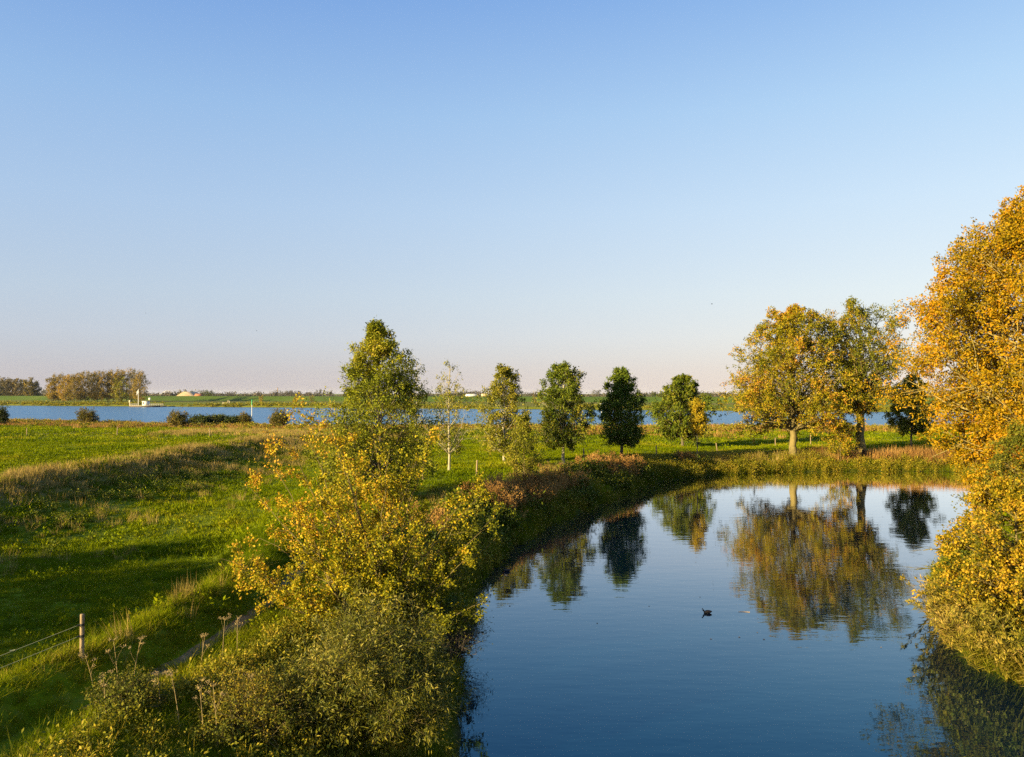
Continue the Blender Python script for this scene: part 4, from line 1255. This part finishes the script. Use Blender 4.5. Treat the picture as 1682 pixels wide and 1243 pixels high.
def post_mb(h, r, n=9):
    mb = MB()
    rings = []
    for z, rr in [(-0.4, r), (h * 0.5, r * 0.97), (h - 0.02, r * 0.95), (h, r * 0.86)]:
        a = np.arange(n) * 2 * np.pi / n
        rings.append(np.stack([rr * np.cos(a), rr * np.sin(a), np.full(n, z)], 1))
    V = np.concatenate(rings + [np.array([[0, 0, h + 0.006]])])
    q = []; t = []
    for k in range(3):
        for i in range(n): q.append((k * n + i, k * n + (i + 1) % n, (k + 1) * n + (i + 1) % n, (k + 1) * n + i))
    for i in range(n): t.append((3 * n + i, 3 * n + (i + 1) % n, 4 * n))
    mb.add(V, quads=q, tris=t)
    return mb


fx0, fy0 = xof(139, 21.3), 21.3
fz0 = float(ground(fx0, fy0))
fence = empty('wire_fence', (fx0, fy0, fz0), 'round wooden post with two pale fence ropes on the grassy bank', 'fence')
post_mb(1.2, 0.058).build('post', M_POST, fence)
fx1, fy1 = -15.2, 16.2
dz1 = float(ground(fx1, fy1)) - fz0
post_mb(1.2, 0.058).build('post', M_POST, fence, loc=(fx1 - fx0, fy1 - fy0, dz1))
for hgt in (0.92, 0.62):
    a0 = np.array([-0.06, -0.05, hgt]); a1 = np.array([fx1 - fx0 + 0.06, fy1 - fy0 + .05, dz1 + hgt])
    mb = MB(); tubes(mb, branches([a0], [(a0 + a1) / 2 + np.array([0, 0, -0.06])], [a1], 0.008, 0.008), 14, 5)
    mb.build('rope', M_WIRE, fence)
    ib = MB()
    tubes(ib, branches([(-0.045, -0.04, hgt)], [(-0.07, -0.06, hgt)], [(-0.10, -0.085, hgt)], 0.022, 0.018), 2, 6)
    tubes(ib, branches([(0.0, 0.0, hgt - 0.035)], [(0.0, 0, hgt)], [(0.0, 0.0, hgt + 0.035)], 0.0615, 0.0615), 1, 10)
    ib.build('insulator', M_BLACK, fence)
mb = MB(); c = a0 * 0 + np.array([-0.06, -0.05, 0.92]) * 0.74 + np.array([fx1 - fx0, fy1 - fy0, dz1 + 0.92]) * 0.26
tubes(mb, branches([c + [-0.05, -0.03, -0.012]], [c + [0, 0, -0.025]], [c + [0.05, 0.03, -0.008]], 0.026, 0.022), 3, 6)
mb.build('knot', M_WIRE, fence)

FP = 'small posts of the meadow fence'
posts = [('pale fence post on the far meadow below the grove', 193, 721, 126, 1.3), ('pale fence post where the straw ridge meets the meadow', 345, 720, 124, 1.2), ('short post at the frame edge of the far meadow', 45, 716, 128, 1.0),
         ('fence post at the right side of the tallest ash', 695, 786, 68, 1.2), ('fence post between the bare topped tree and the slim tree', 783, 775, 72, 1.1), ('fence post beside the white trunk of the broad ash', 959, 752, 92, 1.0),
         ('leaning fence post before the yellow sapling', 1078, 746, 98, 1.1), ('fence post in the grass right of the yellow sapling', 1178, 736, 108, 1.0), ('fence post behind the trunk of the russet tree', 1273, 728, 118, 1.1),
         ('dark post between the big pair of trees', 1331, 722, 124, 1.5)]
pmesh = post_mb(1.0, 0.075).mesh('fence_post', M_POST)
for lab, px, py, d, h in posts:
    o = bpy.data.objects.new('fence_post', pmesh); COL.objects.link(o)
    gx = xof(px, d)
    o.location = (gx, d, float(ground(gx, d))); o.scale = (1, 1, h + 0.25)
    o.rotation_euler = (T.normal(0, .04), T.normal(0, .05), T.uniform(0, 3))
    tag(o, lab, 'post', FP)

# ------------------------------------------------------------------ river things
M_HULL = plain_mat('dark_hull', (0.06, 0.045, 0.04), 0.6)
M_GREEN = plain_mat('green_paint', (0.02, 0.30, 0.10), 0.5)
M_SAND = plain_mat('pale_boards', (0.55, 0.46, 0.32), 0.8)
M_RED = plain_mat('red_paint', (0.45, 0.06, 0.04), 0.5)


def box(mb, x0, x1, y0, y1, z0, z1, mat=0):
    v = [(x, y, z) for z in (z0, z1) for y in (y0, y1) for x in (x0, x1)]
    mb.add(v, quads=[(0, 2, 3, 1), (4, 5, 7, 6), (0, 1, 5, 4), (2, 6, 7, 3), (0, 4, 6, 2), (1, 3, 7, 5)], mat=mat)


def pole(mb, x, y, z0, z1, r, mat=0, n=8):
    B = branches([(x, y, z0)], [(x, y, (z0 + z1) / 2)], [(x, y, z1)], r, r * 0.9)
    tubes(mb, B, 2, n, mat=mat)


D = 553
pt = empty('pontoon', (xof(243, D), D, 0), 'white ferry pontoon with a flag pole moored at the far shore', 'pontoon')
mb = MB(); box(mb, -11.5, 9, -3, 3, -0.4, 0.9); box(mb, 9, 12.5, -2.2, 2.2, 0.3, 0.9); mb.build('hull', M_HULL, pt)
mb = MB(); box(mb, -11.2, 8.7, -2.8, 2.8, 0.905, 1.05); mb.build('deck', M_SAND, pt)
mb = MB(); box(mb, -3.2, 0.8, -1.6, 1.6, 1.06, 4.0); box(mb, -3.5, 1.1, -1.9, 1.9, 4.003, 4.2); cab = mb.build('cabin', M_WHITE, pt)
mb = MB(); box(mb, -2.8, -1.9, -1.66, -1.61, 2.2, 3.4); mb.build('window', M_HULL, cab)
mb = MB(); pole(mb, -6.6, 0, 1.05, 12.6, 0.22); mb.build('flag_pole', M_WHITE, pt)
fb = MB()
for k in range(5):
    fb.add([(-6.6 - 0.25 * k, 0.12 * math.sin(k), 12.3 - 0.3 * k), (-6.6 - 0.25 * (k + 1), 0.12 * math.sin(k + 1), 12.3 - 0.3 * (k + 1)), (-6.6 - 0.25 * (k + 1), 0.12 * math.sin(k + 1), 10.2 - 0.45 * (k + 1)), (-6.6 - 0.25 * k, 0.12 * math.sin(k), 10.2 - 0.45 * k)], quads=[(0, 1, 2, 3)])
fb.build('flag', M_WHITE, pt)
for xa, xb, yy, st in ((-11, -5.4, -2.7, 1.4), (2.2, 11.8, -2.4, 1.6)):
    mb = MB()
    for xx in np.arange(xa, xb + 0.1, st): pole(mb, xx, yy, 1.05, 2.3, 0.08, n=5)
    for z in (1.7, 2.3): tubes(mb, branches([(xa, yy, z)], [((xa + xb) / 2, yy, z)], [(xb, yy, z)], .06, .06), 1, 5)
    mb.build('railing', M_WHITE, pt)
mb = MB(); pole(mb, -12.6, 0, -1, 4.6, 0.3); box(mb, -13.1, -12.1, -0.3, 0.3, 3.2, 4.7); mb.build('mooring_pile', M_SAND, pt)

sg = empty('shore_sign', (xof(246, 585), 585, float(ground(xof(246, 585), 585))), 'small white sign on a pole behind the pontoon', 'sign')
mb = MB(); pole(mb, 0, 0, -0.3, 4.0, 0.10, n=6); mb.build('pole', M_POST, sg)
mb = MB(); box(mb, -0.8, 0.8, -0.16, -0.11, 3.2, 4.9); mb.build('panel', M_WHITE, sg)

gxx = xof(358, 560); gz = float(ground(gxx, 575))
fr = empty('landing_frame', (gxx, 575, gz), 'small pale wooden frame on the far shore before the dike', 'frame')
for k, h in ((-1.8, 2.0), (1.9, 3.6), (2.9, 3.0)):
    mb = MB(); pole(mb, k, 0, -0.4, h, 0.22, n=6); mb.build('post', M_SAND, fr)
mb = MB(); box(mb, -2.2, 3.2, -0.3, 0.3, 1.2, 1.6); mb.build('beam', M_SAND, fr)

b1 = empty('river_beacon', (xof(414, 318), 318, 0), 'white river marker pole with a green top standing in the river', 'marker pole')
mb = MB(); pole(mb, 0, 0, -1.5, 4.9, 0.15); mb.build('pole', M_WHITE, b1)
mb = MB(); tubes(mb, branches([(0, 0, 4.9)], [(0, 0, 6.0)], [(0, 0, 7.1)], 0.30, 0.16), 4, 8); mb.build('topmark', M_GREEN, b1)
b2 = empty('river_beacon', (xof(988, 300), 300, 0), 'plain white river marker pole with a small crossbar beside the darkest ash', 'marker pole')
mb = MB(); pole(mb, 0, 0, -1.5, 5.6, 0.14); mb.build('pole', M_WHITE, b2)
mb = MB(); box(mb, -0.7, 0.5, -0.08, 0.08, 5.45, 5.7); mb.build('crossbar', M_WHITE, b2)

# farm behind the dike
M_ROOF = plain_mat('pale_roof', (0.50, 0.38, 0.24), 0.8, 0.08, 0.5)
M_TILE = plain_mat('red_roof_tiles', (0.36, 0.14, 0.07), 0.8, 0.1, 1.0)
M_BRICK = plain_mat('brick_wall', (0.30, 0.20, 0.14), 0.85, 0.15, 1.0)
M_GLASS = plain_mat('dark_glass', (0.03, 0.035, 0.04), 0.1, 0.1)


def house(name, label, px, d, w, dep, eave, ridge, roofm, wallm, turn=0.0, gz=1.0, win=0):
    h = empty(name, (xof(px, d), d, gz), label, 'building')
    h.rotation_euler = (0, 0, turn)
    mb = MB()
    v = [(-w, -dep, 0), (w, -dep, 0), (w, dep, 0), (-w, dep, 0), (-w, -dep, eave), (w, -dep, eave), (w, dep, eave), (-w, dep, eave), (-w, 0, ridge), (w, 0, ridge)]
    mb.add(v, quads=[(0, 1, 5, 4), (1, 2, 6, 5), (2, 3, 7, 6), (3, 0, 4, 7)], tris=[(4, 8, 7), (5, 6, 9)])
    mb.build('wall', wallm, h)
    rb = MB(); o = 0.4; t = 0.25
    sl_ = (ridge - eave) / dep
    for sgn in (-1, 1):
        e = (dep + o) * sgn; ez = eave - o * sl_
        rb.add([(-w - o, e, ez + .03), (w + o, e, ez + .03), (w + o, 0, ridge + .03), (-w - o, 0, ridge + .03), (-w - o, e, ez + t), (w + o, e, ez + t), (w + o, 0, ridge + t), (-w - o, 0, ridge + t)],
               quads=[(0, 1, 2, 3), (4, 7, 6, 5), (0, 4, 5, 1), (1, 5, 6, 2), (0, 3, 7, 4)])
    rb.build('roof', roofm, h)
    for k in range(win):
        wx = -w + (k + 0.7) * 2 * w / (win + 0.4)
        wb = MB(); box(wb, wx - 0.7, wx + 0.7, -dep - 0.06, -dep - 0.01, eave * 0.35, eave * 0.8); wb.build('window', M_GLASS, h)
    return h


house('barn', 'long barn with a broad pale roof behind the dike', 312, 960, 9, 13, 5.0, 10.4, M_ROOF, M_BRICK, R(62))
house('farmhouse', 'small farmhouse with a reddish roof beside the barn', 327, 950, 4.0, 4, 5.6, 7.9, M_TILE, M_BRICK, R(10), win=3)
house('distant_house', 'tiny pale house on the horizon beside the slim tree', 797, 1250, 6, 4, 5.0, 7.8, M_ROOF, M_BRICK, R(8), win=3)
house('distant_shed', 'tiny white shed on the horizon right of the bare topped tree', 774, 1180, 8, 4, 5.0, 7.4, M_WHITE, M_WHITE, R(-5), win=2)
ch = empty('chimney', (xof(456, 2100), 2100, 0.5), 'thin dark chimney stack on the far horizon', 'chimney')
mb = MB(); tubes(mb, branches([(0, 0, 0)], [(0, 0, 12)], [(0, 0, 24)], 1.6, 1.0), 3, 8); mb.build('stack', M_BRICK, ch)
mb = MB(); tubes(mb, branches([(0, 0, 24.01)], [(0, 0, 24.4)], [(0, 0, 24.8)], 1.25, 1.25), 1, 8); mb.build('cap', M_HULL, ch)
ab = empty('arch_bridge', (xof(275, 2600), 2600, 0), 'faint pale bridge arch far away on the horizon', 'bridge')
mb = MB(); tubes(mb, branches([(-22, 0, 4)], [(0, 0, 32)], [(22, 0, 4)], 0.8, 0.8), 20, 6); mb.build('arch', M_WHITE, ab)
mb = MB(); box(mb, -70, 70, -4, 4, 6, 7.2); mb.build('deck', M_WHITE, ab)

# ------------------------------------------------------------------ birds on and over the water
M_COOT = plain_mat('black_plumage', (0.012, 0.012, 0.014), 0.6, 0.3, 20)
M_COOTB = plain_mat('brown_black_plumage', (0.05, 0.032, 0.02), 0.7, 0.3, 20)


def coot(label, px, py, heading, s=1.0, back=M_COOT, head_up=1.0):
    d = H_CAM * 1300 / (py - 646)
    root = empty('coot', (xof(px, d), d, 0.0), label, 'bird')
    root.rotation_euler = (0, 0, heading); root.scale = (s, s, s)
    st = [(-0.21, 0.075, 0.004, 0.01), (-0.17, 0.07, 0.035, 0.035), (-0.10, 0.055, 0.075, 0.065), (0.0, 0.045, 0.092, 0.078), (0.09, 0.045, 0.080, 0.07), (0.145, 0.06, 0.050, 0.052),
          (0.165, 0.105 * head_up, 0.030, 0.032), (0.175, 0.15 * head_up, 0.026, 0.028), (0.19, 0.185 * head_up, 0.030, 0.030), (0.215, 0.19 * head_up, 0.020, 0.022), (0.232, 0.183 * head_up, 0.006, 0.006)]
    n = 10; V = []; q = []
    for k, (x_, z_, wy, hz_) in enumerate(st):
        up = 1.0 if k in (6, 7) else 0.0
        for i in range(n):
            a = 2 * math.pi * i / n
            if up: V.append((x_ + hz_ * math.sin(a), wy * math.cos(a), z_ - 0.4 * hz_ * math.sin(a)))
            else: V.append((x_, wy * math.cos(a), z_ + hz_ * math.sin(a)))
    for k in range(len(st) - 1):
        for i in range(n): q.append((k * n + i, k * n + (i + 1) % n, (k + 1) * n + (i + 1) % n, (k + 1) * n + i))
    mb = MB(); mb.add(V, quads=q); mb.build('body', back, root, smooth=True)
    bb = MB(); hz0 = 0.185 * head_up
    bb.add([(0.222, -0.011, hz0 + 0.018), (0.222, 0.011, hz0 + 0.018), (0.222, 0.011, hz0 - 0.014), (0.222, -0.011, hz0 - 0.014), (0.262, 0, hz0 - 0.012), (0.205, 0, hz0 + 0.034)], tris=[(0, 1, 5), (0, 4, 1), (1, 4, 2), (2, 4, 3), (3, 4, 0)], quads=[(0, 3, 2, 1)])
    bb.build('bill', M_WHITE, root)
    for sg_ in (-1, 1):
        wb = MB()
        wb.add([(0.08, sg_ * 0.082, 0.08), (0.0, sg_ * 0.098, 0.085), (-0.12, sg_ * 0.07, 0.085), (-0.2, sg_ * 0.02, 0.095), (-0.1, sg_ * 0.045, 0.125), (0.03, sg_ * 0.06, 0.122)], tris=[(0, 1, 5), (1, 4, 5), (1, 2, 4), (2, 3, 4)])
        wb.build('wing', M_COOTB, root)
    return root


coot('coot with a white bill swimming on the open pond', 1160, 1005, math.pi, 1.0, M_COOT)
coot('dark water bird in the reflection of the ash trees', 833, 937, 0.3, 1.0, M_COOT, 0.75)

for lab, px, py, d, s in [('flying bird nearest the big pair of trees, highest in the sky', 1170, 499, 150, 0.55), ('tiny flying bird above the poplar grove', 238, 514, 210, 0.4), ('tiny flying bird above the green topped marker pole', 421, 543, 210, 0.4)]:
    root = empty('flying_bird', (xof(px, d), d, zof(py, d)), lab, 'bird', 'birds flying in the sky')
    mb = MB(); tubes(mb, cat(branches([(-.30 * s, 0, 0)], [(-.1 * s, 0, 0.02)], [(0, 0, 0)], .02 * s, .10 * s), branches([(0, 0, 0)], [(.15 * s, 0, 0.02)], [(.32 * s, 0, 0.03)], .10 * s, .03 * s)), 4, 6)
    mb.build('body', M_COOT, root)
    for sg_ in (-1, 1):
        wb = MB(); wb.add([(0.12 * s, sg_ * 0.06 * s, 0.03 * s), (-0.14 * s, sg_ * 0.06 * s, 0.03 * s), (-0.08 * s, sg_ * .45 * s, 0.22 * s), (0.10 * s, sg_ * .42 * s, .22 * s), (-0.06 * s, sg_ * .85 * s, 0.12 * s)], quads=[(0, 1, 2, 3)], tris=[(3, 2, 4)])
        wb.build('wing', M_COOT, root)

# floating things
M_STICK = plain_mat('pale_reed_stem', (0.30, 0.22, 0.15), 0.8)
mb = MB(); tubes(mb, branches([(-0.24, 0, 0.006)], [(0, 0.05, 0.009)], [(0.24, -0.06, 0.006)], 0.012, 0.02), 5, 5)
dd = H_CAM * 1300 / (1003 - 646)
tag(mb.build('floating_stick', M_STICK, loc=(xof(1220, dd), dd, 0.0)), 'pale broken stem floating near the coot', 'stick')
fl = MB(); nf = 150
fx = T.uniform(-1, 42, nf); fy = T.uniform(20, 90, nf)
fx, fy = keep(fx, fy, (pond_sd(fx, fy) < -0.4))
n = len(fx)
leaf_quads(fl, T, np.stack([fx, fy, np.full(n, 0.012)], 1), nrm(np.stack([T.normal(size=n), T.normal(size=n), np.zeros(n)], 1)), 0.13, 0.08, flat=40.0, fold=0.05)
tag(fl.build('floating_leaves', leaf_mat('fallen_leaf', [(0, (0.16, 0.09, 0.03)), (0.5, (0.35, 0.25, 0.12)), (1, (0.5, 0.42, 0.28))], 1.0, 1, 0.9, 0.0)), 'scattered fallen leaves floating on the pond', kind='stuff')

# unseen bushes added on the ridge left of the frame, to shade the pasture
for k, (tx, ty, hh_, ww) in enumerate([(-37.5, 29.5, 3.9, 3.2), (-37.0, 22, 5.0, 3.8), (-38, 15, 5.5, 4.0), (-37, 8, 5.0, 3.8), (-37.5, 1, 4.4, 3.4)]):
    bush('shade_bush', ['unseen added shade bush standing farthest along the ridge', 'unseen added shade bush second along the ridge', 'tallest unseen added shade bush on the ridge', 'unseen added shade bush beside the tallest one', 'unseen added shade bush nearest the camera end of the ridge'][k],
         tx, ty, hh_, ww, 40, BARK_DARK, L_DARK, T, (0.34, 0.24), per=4, sub_n=6, twig_n=2, spread=(0.1, 1.0), base=0.4, jit=0.12, group='unseen bushes added on the ridge for shade', r0=0.06)

# thin evening air
hm, hnt, hout = new_mat('haze_air')
pv = node(hnt, 'ShaderNodeVolumePrincipled')
pv.inputs['Density'].default_value = 0.00002
pv.inputs['Color'].default_value = (0.92, 0.94, 1.0, 1)
hnt.links.new(pv.outputs[0], hout.inputs['Volume'])
hbx = MB(); box(hbx, -7300, 7300, -400, 13000, -3, 48)
tag(hbx.build('haze', hm), kind='stuff')
